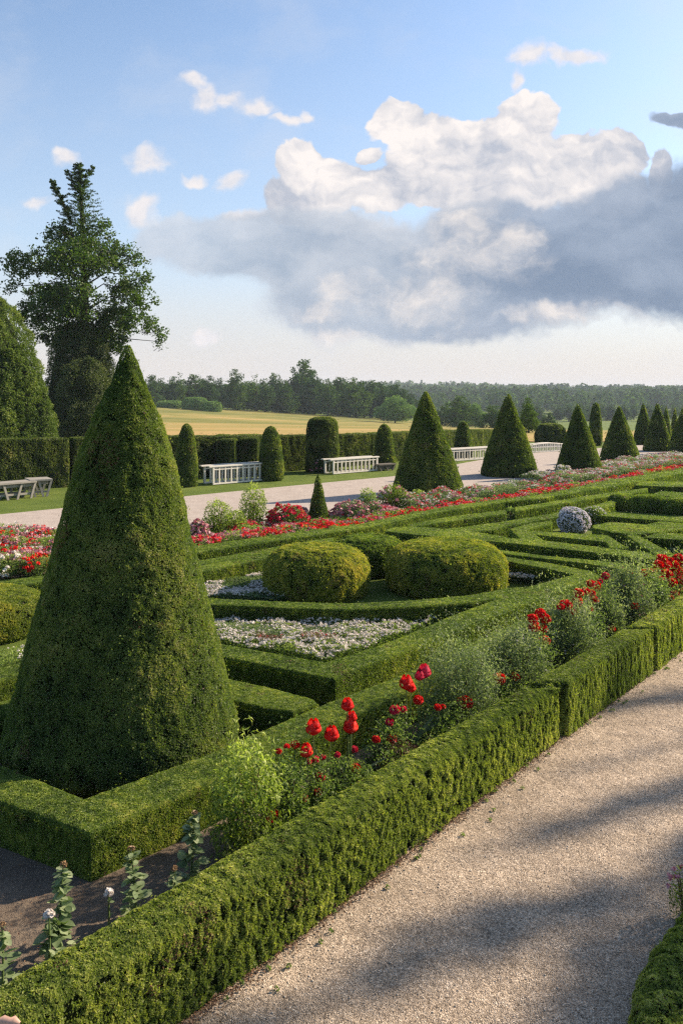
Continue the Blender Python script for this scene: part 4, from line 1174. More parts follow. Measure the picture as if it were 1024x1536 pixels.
flower_plant('tight clump of six scarlet blooms left of the middle feathery shrub', [(810, 920, 7.5), (798, 928, 7.5), (817, 928, 8), (801, 940, 8), (813, 943, 7), (816, 961, 8)], 'pom', M_red, bushy=True, nleaf=3)
flower_plant('scarlet blooms rising above the middle feathery shrub', [(848, 908, 9, .05), (860, 918, 5, -.05), (867, 889, 7, .1), (865, 902, 7.5, .1), (840, 910, 5, .05)], 'pom', M_red, bushy=True, nleaf=2)
flower_plant('loose group of red blooms behind the small low feathery shrub', [(878, 887, 6, .1), (886, 890, 6, .1), (890, 900, 6.5, .1), (885, 875, 6, .2), (893, 878, 7, .2), (884, 914, 5, .1)], 'pom', M_red, bushy=True, nleaf=2)
flower_plant('two red blooms left of the tall pale feathery shrub', [(907, 864, 6, .2), (899, 872, 4, .2)], 'pom', M_crim, nleaf=2, bushy=True)
flower_plant('lone red bloom low at the edge of the hedge in the middle of the bed', [(916, 943, 6, -.2)], 'pom', M_red, nleaf=2)
flower_plant('lone red bloom on the front of the tall pale feathery shrub', [(951, 909, 6, -.2)], 'pom', M_red, nleaf=2)
flower_plant('flat row of red blooms behind the dark leafy shrub', [(963, 859, 6, .3), (972, 858, 6, .3), (979, 857, 5, .3), (944, 857, 4, .3)], 'pom', M_red, bushy=True, nleaf=2)
flower_plant('upper mass of red blooms at the right end of the bed', [(992, 838, 7.5, .5), (1017, 838, 8, .5), (986, 847, 7, .4), (998, 847, 7, .4), (1010, 847, 7, .4), (1021, 847, 8, .4), (1014, 857, 8, .3), (1022, 858, 8, .3), (1004, 840, 5, .5)], 'pom', M_red, bushy=True, nleaf=2)
flower_plant('middle red blooms at the right end of the bed', [(999, 861, 8, .2), (1000, 870, 5, .2), (1006, 874, 7.5, .1), (1020, 871, 8, .1), (990, 868, 4, .2)], 'pom', M_red, bushy=True, nleaf=2)
flower_plant('lowest red blooms at the right end of the bed, touching the hedge', [(1011, 892, 6.5, -.05), (1021, 888, 7, -.05), (1004, 897, 5, -.05), (1008, 905, 4, -.1)], 'pom', M_crim, bushy=True, nleaf=2)

# tall single-stem plants in the bare soil
def stem_plant(lab, px, top, nl, leafr, bud, seed, Yoff=0.0, lean=0.0):
    leafr *= 1.05
    Y = stripY(px, Yoff)
    X = (px - 512) / F * Y
    h = HC - (top - HZ) / F * Y
    root = empty('stem_plant', (X, Y, 0), lab, 'plant', 'leafy stem plants in the bare soil')
    g = Geo()
    tube(g, [(0, 0, 0), (lean * .5, 0.01, h * .5), (lean, 0, h)], [0.007, 0.006, 0.004], 6)
    g.build('stem', [M_stem], root)
    g = Geo()
    n = nl * 3
    t = rng.random(n) ** 0.9 * 0.93
    a = rng.random(n) * 2 * np.pi
    rr = leafr * (1.5 - 1.1 * t) * rng.uniform(0.4, 1.5, n)
    d = np.c_[np.cos(a), np.sin(a), rng.uniform(-.35, .5, n)]
    P = np.c_[lean * t, t * 0, h * t + 0.02] + d * rr[:, None]
    up_ = unit(np.c_[d[:, 0] * .35, d[:, 1] * .35, np.ones(n)])
    # axis follows the outward direction, blade faces up and slightly out
    ax = unit(d); nn = unit(up_ - ax * np.sum(up_ * ax, 1, keepdims=True) + rng.normal(0, .25, (n, 3)))
    sdv = np.cross(nn, ax)
    L = (leafr * rng.uniform(0.9, 1.7, n) * (1.25 - 0.5 * t))[:, None]
    ring = [(-.5, 0, 0), (-.28, .30, .06), (.08, .38, .05), (.36, .2, -.03), (.5, 0, -.10), (.36, -.2, -.03), (.08, -.38, .05), (-.28, -.30, .06)]
    V = np.stack([P + ax * L * u + sdv * L * v + nn * L * w for u, v, w in ring] + [P + nn * L * -0.04], 1)
    Fi = np.array([[k, (k + 1) % 8, 8] for k in range(8)])
    g.add(V.reshape(-1, 3), (Fi[None] + (np.arange(n) * 9)[:, None, None]).reshape(-1, 3), 0, np.repeat(np.clip(rng.normal(.55, .25, n), 0, 1), 8), True)
    for k in range(0, n, 2):
        tube(g, [(lean * t[k], 0, h * t[k]), tuple(P[k])], 0.002, 4, 0, 0.3)
    g.build('leaves', [M_stemleaf], root)
    g = Geo()
    if bud == 'white':
        for (dx, dz) in ((-.012, 0), (.012, .004), (0, .012)):
            d = rand_unit(26)
            leaves(g, np.array([lean + dx, 0, h + dz]) + d * 0.014, d, 0.022, 0.8, 0, 0.8, spread=.3)
        g.build('bloom', [M_white], root)
    else:
        d = rand_unit(16); d[:, 2] = np.abs(d[:, 2])
        leaves(g, np.array([lean, 0, h + .008]) + d * 0.014, d, 0.03, 0.5, 0, 0.8, spread=.4, up=1)
        g.build('bud', [M_dry], root)
    return root
stem_plant('bushy grey-leaved stem plant left of the drooping plant', 285, 1222, 34, 0.042, 'dry', 0.3, 0.0, 0.03)
stem_plant('slender leafy stem with a brown bud in the middle of the bare soil', 205, 1276, 22, 0.04, 'dry', 1.1, 0.0, -0.03)
stem_plant('short thin stem with a white flower between two leafy plants', 163, 1340, 3, 0.018, 'white', 2.0)
stem_plant('tallest leafy stem plant with round leaves, left of the white flower', 84, 1300, 32, 0.046, 'dry', 0.7, 0.05, 0.04)
stem_plant('stem with pale round flowers at the foot of the tallest stem plant', 74, 1372, 6, 0.026, 'white', 4.0, -0.05)
stem_plant('low leafy plant cut by the left edge', 4, 1392, 12, 0.05, 'dry', 3.0)
stem_plant('leafy plant pressed against the front hedge under the grey-leaved stem plant', 262, 1306, 12, 0.03, 'dry', 3.7, -0.08)

# pink blossoms beside the hedge at the right edge
flo = shrub('small_bush', 'tuft with orange-pink tips at the right edge above the leafy corner', 'plant', 1.98, 4.62, 0.30, 0.09, M_boxfront, 0.016, n=900, bloom=M_pink, nb=18, bl=0.022)

def litter(name, lab, n, f, L, mat):
    g = Geo()
    P = f(n)
    leaves(g, np.c_[P, np.full(len(P), 0.022)], np.tile([0, 0, 1.0], (len(P), 1)), L, 0.6, 0, np.clip(rng.normal(.4, .25, len(P)), 0, 1), spread=0.35, outw=0, up=0)
    tag(g.build(name, [mat]), lab, 'leaf litter', None, 'stuff')
def f_edge(n):
    Y = rng.uniform(2.5, 13, n)
    return np.c_[fx(Y) - 0.02 + np.abs(rng.normal(0, 0.055, n)), Y]
litter('leaf_litter', 'brown clippings and dry leaves along the foot of the hedge by the gravel', 9000, f_edge, 0.016, M_dry)
def f_soil(n):
    Y = rng.uniform(3.4, 6.2, n)
    return np.c_[fx(Y) - 0.4 - rng.uniform(0, 2.2, n), Y]
litter('soil_crumbs', 'scattered dry leaves and crumbs on the bare soil', 2500, f_soil, 0.014, M_dry)

def weeds():
    g = Geo()
    n = 70
    Y = rng.uniform(2.8, 12, n)
    X = fx(Y) + 0.02 + np.abs(rng.normal(0, 0.12, n))
    C_ = np.repeat(np.c_[X, Y, np.full(n, 0.02)], 12, 0)
    d = rand_unit(len(C_)); d[:, 2] = np.abs(d[:, 2])
    leaves(g, C_ + d * 0.012, d, 0.022, 0.4, 0, np.clip(rng.normal(.5, .2, len(C_)), 0, 1), spread=0.8, up=0.6)
    tag(g.build('small_weeds', [M_rose]), 'tiny weeds at the edge of the gravel under the hedge', 'weeds', None, 'stuff')
weeds()
def stones():
    g = Geo()
    n = 2200
    Y = rng.uniform(3.6, 10, n)
    X = fx(Y) + rng.uniform(0.0, 1, n) ** 1.6 * (0.427 * Y - fx(Y) + 0.6)
    r = rng.uniform(0.003, 0.007, n)
    base = np.array([[1, 0, 0], [0, 1, 0], [-1, 0, 0], [0, -1, 0], [0, 0, .7], [0, 0, -.5]])
    V = (base[None] * rng.uniform(0.7, 1.3, (n, 6, 1)) * r[:, None, None]) + np.c_[X, Y, 0.012 + r * 0.3][:, None]
    Fi = np.array([[0, 1, 4], [1, 2, 4], [2, 3, 4], [3, 0, 4], [1, 0, 5], [2, 1, 5], [3, 2, 5], [0, 3, 5]])
    g.add(V.reshape(-1, 3), (Fi[None] + (np.arange(n) * 6)[:, None, None]).reshape(-1, 3), 0, 0.5, True)
    tag(g.build('loose_stones', [plain('pebble', (0.46, 0.40, 0.33), 0.8, 0.2, 0.6, 40)]), 'loose pebbles lying on the gravel path', 'pebbles', None, 'stuff')
stones()
g = Geo()
tube(g, [(-0.06, 0, 0), (-0.02, 0, 0.008), (0.005, 0, 0.004), (0.02, 0.002, 0.006), (0.045, 0.0, 0.0)], [0.008, 0.020, 0.015, 0.019, 0.006], 12)
st = g.build('pink_stone', [plain('pink_stone', (0.42, 0.26, 0.20), 0.6, 0.3, 0.2, 60)])
st.location = (-1.325, 3.19, 0.515)
tag(st, 'small smooth pinkish lump lying on the front hedge at the lower left corner', 'stone')

# ================================================================== railings, tables, bench
def railing(lab, pl, pr, hgt, depth, nb, arch=False):
    a = np.array(G2(*pl)); b = np.array(G2(*pr))
    L = np.linalg.norm(b - a); d = (b - a) / L
    ang = math.atan2(d[1], d[0])
    root = empty('white_railing', (a[0], a[1], 0), lab, 'railing', 'white wooden railings beyond the far path')
    root.rotation_euler = (0, 0, ang)
    th = 0.06
    for row, yy_ in (('front', 0.0), ('back', depth)):
        g = Geo(); box(g, (L / 2, yy_, 0.05), (L + 0.06, 0.07, 0.05)); g.build('bottom_rail', [M_paint], root)
        g = Geo(); box(g, (L / 2, yy_, hgt - 0.11), (L, 0.045, 0.035)); g.build('middle_rail', [M_paint], root)
        for i in range(nb):
            g = Geo()
            t = i / (nb - 1)
            w = 0.05 if i not in (0, nb - 1) else 0.07
            z1 = hgt - 0.026 + (0.10 * math.sin(math.pi * t) if arch else 0)
            box(g, (L * t, yy_, (0.076 + z1) / 2), (w, w, z1 - 0.076))
            g.build('baluster', [M_paint], root)
        g = Geo()
        if arch:
            ts = np.linspace(0, 1, 12)
            tube(g, [(L * t, yy_, hgt + 0.10 * math.sin(math.pi * t)) for t in ts], 0.03, 6)
        else:
            box(g, (L / 2 - 0.04, yy_ + (0.03 if row == 'front' else -0.03), hgt), (L + 0.3, 0.16, 0.045))
        g.build('top_rail', [M_paint], root)
    return root
railing('nearest white railing, between two slim topiaries left of the middle', (320, 728), (406, 720.5), 0.66, 0.55, 11)
railing('second white railing, just right of the rounded column', (500, 712), (565, 706.5), 0.60, 0.5, 12)
railing('third white railing, seen between the two largest far cones', (672, 693), (742, 688), 0.60, 0.5, 10)
railing('farthest white railing with an arched top, beyond the second far cone', (792, 680), (846, 677), 0.42, 0.4, 11, arch=True)

def table(lab, pl, pr, hgt, depth, mat, name, legs=4):
    a = np.array(G2(*pl)); b = np.array(G2(*pr))
    L = np.linalg.norm(b - a); d = (b - a) / L
    root = empty(name, (a[0], a[1], 0), lab, 'table' if name != 'wooden_bench' else 'bench', 'weathered wooden furniture' )
    root.rotation_euler = (0, 0, math.atan2(d[1], d[0]))
    g = Geo(); box(g, (L / 2, depth / 2, hgt), (L + 0.2, depth + 0.12, 0.05)); g.build('tabletop' if name != 'wooden_bench' else 'seat', [mat], root)
    k = legs
    for i in range(k):
        for yy_ in (0.0, depth):
            g = Geo(); x_ = L * i / (k - 1)
            s = 0.07 * (1 if i < k / 2 else -1)
            box(g, (x_, yy_, (hgt - 0.025) / 2), (0.065, 0.045, hgt - 0.03), shear=(-s, 0))
            g.build('leg', [mat], root)
    for zz in (hgt * 0.3,):
        for yy_ in (0.0, depth):
            g = Geo(); box(g, (L / 2, yy_ + 0.045, zz), (L, 0.03, 0.06)); g.build('stretcher', [mat], root)
    g = Geo(); box(g, (L / 2, depth / 2, hgt - 0.09), (L * 0.96, depth * 0.8, 0.09)); g.build('apron', [mat], root)
    return root
table('longer weathered table with slanting legs at the left edge', (-12, 753), (50, 747), 0.50, 0.5, M_oldwood, 'garden_table', 4)
table('smaller grey weathered table behind the longer one', (50, 746), (74, 744.5), 0.52, 0.7, M_oldwood, 'garden_table', 3)
table('small dark wooden bench between the second railing and a slim topiary', (570, 707), (590, 705.5), 0.27, 0.3, M_darkwood, 'wooden_bench', 3)

# ================================================================== trees
def crown_mesh(lobes, leaf, dens, seed, sub=7, subr=0.33, fill=0.25, gap=0.42, lump=1.2, upw=0.2):
    """lobes: (x,y,z,rx,ry,rz). sub-clumps of leaves spread over every lobe"""
    g = Geo()
    allP, allN, allT = [], [], []
    subs = []
    for (x, y, z, rx, ry, rz) in lobes:
        r0 = (rx * ry * rz) ** (1 / 3)
        ns = max(4, int(sub * (r0 ** 1.0) * 3))
        P, N = shell_points(ns, rx * 0.82, ry * 0.82, rz * 0.82, 0, 0.7)
        sr = subr * r0 * rng.uniform(0.6, 1.25, ns)
        for k in range(ns):
            c0 = P[k] + np.array([x, y, z])
            subs.append((c0, sr[k]))
            n = int(dens * sr[k] ** 2 / leaf ** 2)
            pp, nn = shell_points(n, sr[k], sr[k], sr[k] * 0.72, 0, 0.5)
            allP.append(pp + c0)
            allN.append(unit(nn + N[k] * 0.4))
            allT.append(np.full(n, rng.normal(0.45, 0.12)))
    P = np.concatenate(allP); N = np.concatenate(allN); T = np.concatenate(allT)
    nz = fbm(P * lump * 2, seed, 2)
    kp = nz + rng.normal(0, .06, len(P)) > gap
    P, N, T, nz = P[kp], N[kp], T[kp], nz[kp]
    P = P + rng.normal(0, leaf * 0.4, P.shape)
    tone = np.clip(T + (nz - .5) * .6 + rng.normal(0, .15, len(P)), 0, 1)
    leaves(g, P, N, leaf, 0.7, 0, tone, spread=0.9, up=upw)
    return g, subs

def px_at(px, py, Y):
    return np.array([(px - 512) / F * Y, Y, HC - (py - HZ) / F * Y])

# the old tree at the left: leafy crown with a conifer-like top, ivy column below
TY = 44.0
s_ = TY / F
tb = np.array([(128 - 512) * s_, TY, 0.0])
root = empty('old_tree', tuple(tb), 'tall ragged old tree with a spiky top and drooping right limb at the left', 'tree')
lobes = []
for (px, py, rx, ry, dy) in (
    (70, 385, 42, 30, 0.5), (40, 400, 34, 26, -0.5), (22, 408, 20, 15, 0.3), (105, 360, 45, 32, 0), (130, 400, 60, 42, -0.8), (160, 380, 42, 36, 0.8), (200, 385, 26, 20, 0.2),
    (205, 415, 26, 26, -0.3), (185, 430, 34, 30, 0.6), (85, 440, 48, 34, 0.6), (60, 470, 36, 30, -0.3), (120, 460, 54, 42, -1.0), (120, 505, 60, 26, 0.4), (160, 520, 34, 22, -0.2), (20, 430, 22, 16, 0), (215, 450, 22, 26, 0.2),  (165, 475, 46, 30, 0.4), (205, 485, 34, 20, -0.4),
    (235, 500, 20, 17, 0), (225, 488, 24, 15, 0.5), (240, 512, 14, 14, 0.2), (180, 505, 22, 14, 0.2), (100, 515, 34, 18, 0), (55, 500, 22, 18, 0), (155, 345, 22, 26, 0), (90, 345, 20, 14, 0), (90, 495, 40, 30, 0), (140, 500, 40, 26, 0.5), (45, 430, 26, 20, 0.8), (190, 455, 30, 22, 0), (30, 385, 18, 12, 0)):
    p = px_at(px, py, TY) - tb
    lobes.append((p[0], dy * 1.5, p[2], rx * s_, rx * s_ * 0.95, ry * s_ * 0.86))
g, subs = crown_mesh(lobes, 0.155, 11, 3, sub=9, subr=0.31, gap=0.415, lump=1.1)
g.build('crown', [M_oak], root)
# spiky top: whorls of short upswept boughs round two leaders
g = Geo()
def spiky(base, tip, r0, rows, k):
    base = np.array(base); tip = np.array(tip)
    for i in range(rows):
        t = i / rows
        c0 = base + (tip - base) * t
        rr = r0 * (1 - t) ** 0.7 * rng.uniform(0.7, 1.25) + 0.12
        for j in range(k):
            a = rng.uniform(0, 6.28)
            d = np.array([math.cos(a), math.sin(a), rng.uniform(-0.1, 0.45)])
            n = 48
            u = rng.random(n)
            P = c0 + d * (u * rr)[:, None] + rng.normal(0, 0.045 + 0.035 * rr, (n, 3)) * (1.1 - u[:, None])
            leaves(g, P, np.broadcast_to(unit(d[None]), (n, 3)), 0.11, 0.45, 0, np.clip(rng.normal(.35, .2, n), 0, 1), spread=1.0)
q0 = px_at(128, 370, TY) - tb; q1 = px_at(118, 243, TY) - tb
spiky(q0, q1, 1.25, 24, 7)
q2 = px_at(108, 335, TY) - tb; q3 = px_at(77, 268, TY) - tb
spiky(q2, q3, 0.55, 15, 4)
q4 = px_at(120, 290, TY) - tb; q5 = px_at(98, 252, TY) - tb
spiky(q4, q5, 0.25, 7, 3)
q6 = px_at(125, 275, TY) - tb; q7 = px_at(142, 247, TY) - tb
spiky(q6, q7, 0.25, 6, 3)
g.build('spiky_top', [M_oak], root)
g = Geo()
tube(g, [(0, 0, 0), (0.1, 0, 2.5), (-0.05, 0, 5), (0.0, 0, 8), (q1[0] + 0.1, 0, q1[2] - 0.6)], [0.48, 0.38, 0.32, 0.22, 0.03], 10)
for (x_, y_, z_, *_r) in lobes:
    z0_ = max(2.5, z_ - (1.6 if abs(x_) < 1.6 else 0.5))
    tube(g, [(0, 0, z0_), (x_ * 0.42, y_ * 0.42, (z0_ + z_) / 2 + 0.45), (x_, y_, z_)], [0.09, 0.05, 0.02] if abs(x_) < 1.6 else [0.05, 0.03, 0.012], 6)
for c0, r_ in subs[::3]:
    m_ = np.array(c0) - np.array([np.sign(c0[0]) * 0.25, 0, 0.2])
    tube(g, [m_, c0], [0.02, 0.008], 4)
tube(g, [q2, q3], [0.09, 0.02], 6)
g.build('trunk', [M_bark], root)

def bulk(name, lab, cat, cols, Y, mat, leaf, mixed=None, group=None, parent=None, gap=0.33, ragged=0.0, big=0.55):
    """ivy or conifer masses: upright ellipsoids covered with leaves. cols: (px, top, base_z, half, dY)"""
    bx = np.mean([(c0[0] - 512) / F * Y for c0 in cols])
    root = empty(name, (bx, Y, 0), lab, cat, group)
    g = Geo()
    gt = Geo()
    for (px, top, zb, half, dY) in cols:
        x = (px - 512) / F * Y - bx
        zt = HC - (top - HZ) / F * Y
        r = half / F * Y
        n = int(2 * np.pi * r * (zt - zb) * 6 / leaf ** 2 * 0.8)
        t = rng.random(n)
        th = rng.random(n) * 2 * np.pi
        prof = np.interp(t, [0, .05, .25, .5, .75, .93, 1], [.8, .95, 1, .85, .6, .28, .05])
        P = np.c_[prof * r * np.cos(th), prof * r * np.sin(th), zb + t * (zt - zb)]
        N = unit(np.c_[np.cos(th), np.sin(th), np.full(n, .35)])
        nz = fbm((P + np.array([bx + x, Y + dY, 0])) * np.array([1.8, 1.8, 0.9]), 41, 3)
        P = P + N * ((nz - .5) * 1.3 * r * big)[:, None]
        nz2 = fbm((P + np.array([bx + x, Y + dY, 0])) * 5.0, 43, 2)
        P = P + N * ((nz2 - .5) * 0.35)[:, None] + rng.normal(0, 0.03 + ragged, P.shape)
        kp = (nz2 > gap)
        tone = np.clip(0.35 + (nz - .5) * 1.1 + (nz2 - .5) * .9 + rng.normal(0, .15, n), 0, 1)
        leaves(g, P[kp] + np.array([x, dY, 0]), N[kp], leaf, 0.5, 0, tone[kp], spread=0.9, up=0.6)
        zs = np.linspace(zb, zt - 0.1 * (zt - zb), 8)
        pr = np.interp((zs - zb) / (zt - zb), [0, .05, .25, .5, .75, .93, 1], [.8, .95, 1, .85, .6, .28, .05]) * r * 0.74
        tube(gt, np.c_[np.full(8, x), np.full(8, dY), zs], pr, 10, 0)
        tube(gt, [(x, dY, 0), (x, dY, zb + 0.5)], [0.14, 0.12], 8, 1)
    g.build('crown', [mat], root)
    gt.build('trunk', [M_core, M_bark], root)
    return root
bulk('ivy_thicket', 'ivy-covered thicket of trunks under the crown of the old tree', 'thicket', [(112, 475, 0.2, 36, 1.2), (84, 505, 0.2, 28, 0.8), (145, 520, 0.2, 32, 0.9), (125, 545, 0.2, 38, -0.8), (168, 570, 0.2, 24, 0.5), (140, 540, 0.2, 40, -0.6)], 42.0, M_ivy, 0.10, ragged=0.06)
bulk('thuja_tree', 'broad rounded bright green conifer cut by the left edge', 'tree', [(-22, 432, 0.1, 96, 0.0), (34, 520, 0.1, 44, -0.5), (-8, 545, 0.1, 56, -1.0), (62, 575, 0.1, 27, -0.3)], 33.8, M_thuja, 0.085, big=0.22)

# woodland trees beyond the field: a few built shapes, copied
def proto_tree(h, lobes, mat, leaf, name='woodland_tree'):
    g, subs = crown_mesh([tuple(np.array(l) * h) for l in lobes], leaf, 9.0, int(rng.integers(99)), sub=3.2, subr=0.42, gap=0.26, lump=0.25)
    r = bpy.data.objects.new(name, None); COL.objects.link(r)
    c0 = g.build('crown', [mat], r)
    g = Geo()
    tube(g, [(0, 0, -0.03 * h), (0.01 * h, 0, 0.3 * h), (0, 0, 0.7 * h)], [0.02 * h, 0.014 * h, 0.005 * h], 7)
    for l in lobes[:4]:
        tube(g, [(0, 0, 0.3 * h), (l[0] * h, l[1] * h, l[2] * h)], [0.008 * h, 0.003 * h], 5)
    g.build('trunk', [M_bark], r)
    return r
ROUND = [(0, 0, .42, .30, .30, .30), (-.16, .05, .5, .2, .2, .22), (.17, -.04, .48, .2, .2, .24), (0, .02, .74, .22, .22, .2), (-.1, -.1, .18, .27, .24, .2), (.14, .1, .17, .25, .24, .2), (.05, 0, .88, .12, .12, .11)]
TALL = [(0, 0, .3, .2, .2, .28), (-.06, .04, .55, .17, .17, .22), (.08, -.04, .6, .15, .15, .2), (0, 0, .82, .13, .13, .16), (.1, 0, .4, .17, .15, .2), (-.12, 0, .32, .15, .15, .2)]
WIDE = [(0, 0, .45, .45, .4, .36), (-.3, 0, .38, .28, .3, .3), (.32, 0, .36, .28, .3, .3), (0, 0, .72, .32, .3, .24), (.15, .1, .3, .4, .3, .3)]
SPIRE = [(0, 0, .2, .17, .17, .2), (0, 0, .42, .13, .13, .2), (0, 0, .64, .09, .09, .18), (0, 0, .85, .05, .05, .14)]
protos = {}
for nm, lb, m_, lf in (('round', ROUND, M_wood, 0.42), ('round2', [(-x, y, z, a, b, c3) for x, y, z, a, b, c3 in ROUND], M_wood, 0.38), ('tall', TALL, M_wood, 0.38), ('wide', WIDE, M_willow, 0.36), ('spire', SPIRE, M_wood, 0.34)):
    protos[nm] = [proto_tree(10.0, lb, m_, lf), 0]

def plant_tree(kind, px, top, Y, wscale, lab, group='trees at the edge of the far wood', base_drop=0.0):
    pr = protos[kind]
    x = (px - 512) / F * Y
    zb = float(terrain(x, Y)) - base_drop
    zt = HC - (top - HZ) / F * Y
    h = zt - zb
    if pr[1] == 0:
        r = pr[0]
    else:
        r = pr[0].copy(); COL.objects.link(r)
        for ch in pr[0].children:
            c0 = ch.copy(); COL.objects.link(c0); c0.parent = r
    pr[1] += 1
    r.location = (x, Y, zb)
    r.scale = (h / 10 * wscale, h / 10 * wscale, h / 10)
    r.rotation_euler = (0, 0, rng.uniform(0, 6.28))
    tag(r, lab, 'tree', group)
    return r

spots = [  # kind, px, top, width scale, label
 ('round', 228, 561, 1.2, 'first wood tree right of the huge cone'), ('tall', 243, 566, 1.2, 'low wood tree second from the huge cone'), ('round2', 262, 564, 1.2, 'wood tree above the low clipped bushes, left end'),
 ('spire', 268, 557, 1.6, 'small pointed tree standing up at the left of the far wood'), ('round', 292, 560, 1.25, 'broad dark wood tree above the low clipped bushes'), ('round2', 314, 563, 1.1, 'wood tree above the right end of the clipped bushes'),
 ('tall', 331, 566, 1.2, 'pale low wood tree left of the dark upright one'), ('round2', 353, 553, 1.0, 'dark upright round tree standing forward of the wood'), ('round', 378, 570, 1.1, 'low tree right of the dark upright one'),
 ('spire', 385, 560, 1.8, 'narrow pointed tree left of the middle of the wood'), ('tall', 397, 567, 1.3, 'mid-height wood tree beside the narrow pointed one'), ('round', 412, 558, 0.8, 'tree with a small domed head left of the big wood tree'), ('round2', 430, 570, 1.1, 'dark tree filling the gap left of the big wood tree'),
 ('round', 455, 537, 1.0, 'biggest tree of the far wood, above the rounded column'), ('round2', 470, 556, 0.9, 'right shoulder tree of the biggest wood tree'), ('tall', 492, 567, 1.2, 'dark tree just right of the biggest wood tree'), ('round', 512, 564, 1.2, 'wood tree right of the biggest one, second'),
 ('round2', 533, 566, 1.2, 'wood tree behind the second railing'), ('round', 555, 569, 1.2, 'wood tree left above the round pale tree'), ('tall', 574, 571, 1.3, 'wood tree straight above the round pale tree'), ('round2', 597, 576, 1.2, 'last high tree of the wood before the far hills'),
]
for i, (k, px, top, ws, lab) in enumerate(spots):
    plant_tree(k, px, top, 222 + (i * 37 % 23), ws, lab)
back = [(236, 570), (255, 568), (276, 566), (302, 565), (325, 569), (345, 568), (366, 569), (392, 571), (420, 566), (444, 560), (480, 566), (503, 567), (522, 569), (545, 569), (566, 571), (586, 574), (610, 583)]
for i, (px, top) in enumerate(back):
    plant_tree(('round', 'round2', 'tall')[i % 3], px, top + 2, 262 + (i * 29 % 17), 1.5, 'tree in the second rank of the far wood, seen only between the front ones', 'second rank trees of the far wood')
plant_tree('wide', 592, 592, 195, 1.35, 'pale round tree at the edge of the field left of the largest far cone', None)
plant_tree('round', 690, 592, 185, 1.35, 'dark round tree right behind the largest far cone', 'trees in front of the far hills')
plant_tree('wide', 712, 603, 190, 0.8, 'pale bluish tree between the two largest far cones', 'trees in front of the far hills')
plant_tree('round2', 668, 604, 200, 1.4, 'dark tree half hidden by the right flank of the largest far cone', 'trees in front of the far hills')
plant_tree('round', 738, 606, 150, 1.5, 'olive tree left of the second far cone', 'trees in front of the far hills')
plant_tree('round2', 792, 596, 75, 1.0, 'round dark tree with a bare trunk right of the second far cone', None)
plant_tree('round', 822, 618, 170, 1.2, 'low bush-like tree right of the bare-trunked tree', 'trees in front of the far hills')
for i, (px, top, w) in enumerate(((852, 606, 1), (868, 604, 1.1), (882, 607, 1), (900, 605, 1.1), (915, 607, 1), (934, 606, 1.1), (950, 607, 1), (972, 606, 1), (992, 607, 1.1), (1010, 606, 1), (1028, 606, 1), (838, 608, 1), (775, 607, 1), (806, 606, 1), (755, 606, 1))):
    plant_tree(('tall', 'round', 'round2')[i % 3], px, top, 330 + i * 5 % 31, 1.5, 'tree of the even dark belt between the fields and the hills', 'dark belt of trees below the hills')
GBU = 'clipped round bushes at the far edge of the field'
for px, top, hw, Yb, lab in ((255, 601, 20, 205, 'low long clipped bush at the left of the far field edge'), (293, 596, 20, 200, 'tallest rounded clipped bush at the far field edge'), (318, 602, 15, 195, 'right clipped bush at the far field edge')):
    x = (px - 512) / F * Yb
    zb = float(terrain(x, Yb)); zt = HC - (top - HZ) / F * Yb
    o = revolve('round_bush', lab, 'bush', x, Yb, max(zt - zb, 1.5), hw / F * Yb, DOME, 0.30, M_willow, GBU, lump=0.8, amp=0.1, dens=5)
    o.location.z = zb

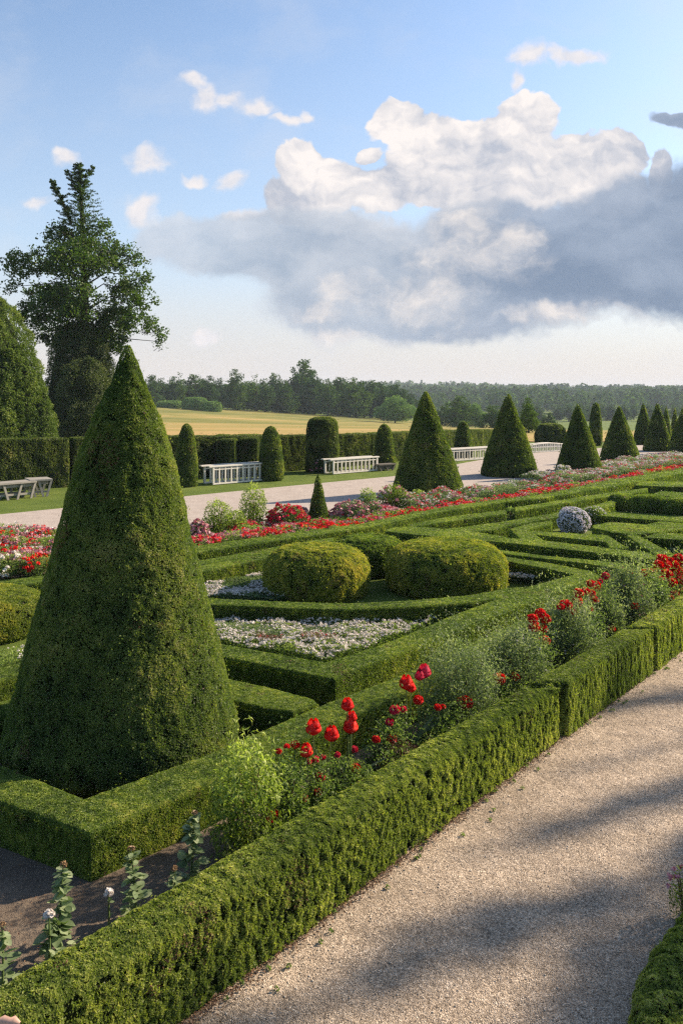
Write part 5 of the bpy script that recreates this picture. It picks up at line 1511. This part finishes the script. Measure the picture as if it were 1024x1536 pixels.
# the far forest on the hills: one mass
def forest():
    g = Geo()
    n = 6000
    Y = 470 + 830 * rng.random(n) ** 0.75
    X = (rng.random(n) * 1.5 - 0.62) * Y * 0.85
    Z = terrain(X, Y)
    H = rng.uniform(7, 14, n) * (0.8 + 0.5 * vnoise(np.c_[X / 60, Y / 60, X * 0], 5))
    Wd = H * rng.uniform(0.28, 0.45, n)
    clr = vnoise(np.c_[X / 90, Y / 140, X * 0], 8)
    conif = rng.random(n) < 0.35
    k = 70
    d = rand_unit(n * k).reshape(n, k, 3)
    t = (d[:, :, 2] + 1) / 2
    wr = np.where(conif[:, None], (1 - t) * 0.9 + 0.05, 1.0)
    P = np.stack([X[:, None] + d[:, :, 0] * Wd[:, None] * wr, Y[:, None] + d[:, :, 1] * Wd[:, None] * wr, Z[:, None] + H[:, None] * (0.12 + 0.86 * t)], -1).reshape(-1, 3)
    N = d.reshape(-1, 3).copy(); N[:, 2] += 0.3; N = unit(N)
    tone = np.clip(np.repeat(0.15 + clr * 0.7 + rng.normal(0, .15, n), k) + rng.normal(0, .1, n * k), 0, 1)
    leaves(g, P, N, np.repeat(Wd * 0.5, k), 0.9, 0, tone, spread=0.5)
    o = g.build('far_forest', [M_wood])
    tag(o, 'blue-green forest covering the far hills along the skyline', 'forest', None, 'stuff')
forest()

# ================================================================== off-frame cones across the gravel: their shadows fall on it
def poplar(tipx, tipy, h, r, lab, dens=18):
    L = h / math.tan(SUN_EL)
    x = tipx + math.sin(SUN_AZ) * L
    y = tipy + math.cos(SUN_AZ) * L
    root = empty('slim_poplar', (x, y, 0), lab, 'tree', 'open-crowned trees across the gravel, outside the view')
    lobes = [(rng.normal(0, r * .12), rng.normal(0, r * .12), h * (0.16 + 0.8 * k / 7), r * w_, r * w_, h * 0.09) for k, w_ in enumerate((.9, 1, 1, 1, .95, .85, .7, .5))]
    g, subs = crown_mesh(lobes, 0.10, dens, 5, sub=12, subr=0.55, gap=0.33, lump=1.2)
    g.build('crown', [M_oak], root)
    g = Geo()
    tube(g, [(0, 0, 0), (0.03, 0, h * .5), (0, 0, h * .93)], [0.07, 0.045, 0.01], 8)
    for c0, r_ in subs[::2]:
        tube(g, [(0, 0, max(c0[2] - 0.4, 0.3)), c0], [0.018, 0.006], 4)
    g.build('trunk', [M_bark], root)
poplar(0.35, 3.25, 7.0, 0.80, 'open-crowned slim tree outside the right edge, nearest the viewer', 13)
poplar(-0.65, 3.72, 7.0, 0.34, 'open-crowned slim tree outside the right edge, second from the viewer', 14)
poplar(0.95, 5.30, 6.5, 0.24, 'open-crowned slim tree outside the right edge, third from the viewer', 12)
poplar(2.1, 6.55, 6.5, 0.17, 'open-crowned slim tree outside the right edge, slimmest of the row', 11)
poplar(2.6, 7.75, 6.8, 0.38, 'open-crowned slim tree outside the right edge, farthest of the row', 12)

# ================================================================== haze
g = Geo()
box(g, (0, 1420, 17.5), (5600, 2960, 60))
m, N = mat_new('thin_evening_haze')
N.n('ShaderNodeOutputMaterial', {'Volume': N.n('ShaderNodeVolumePrincipled', {'Color': (0.74, 0.84, 1.0, 1), 'Density': 0.00024, 'Anisotropy': 0.0}).outputs[0]})
hz = g.build('haze', [m])
hz['kind'] = 'stuff'
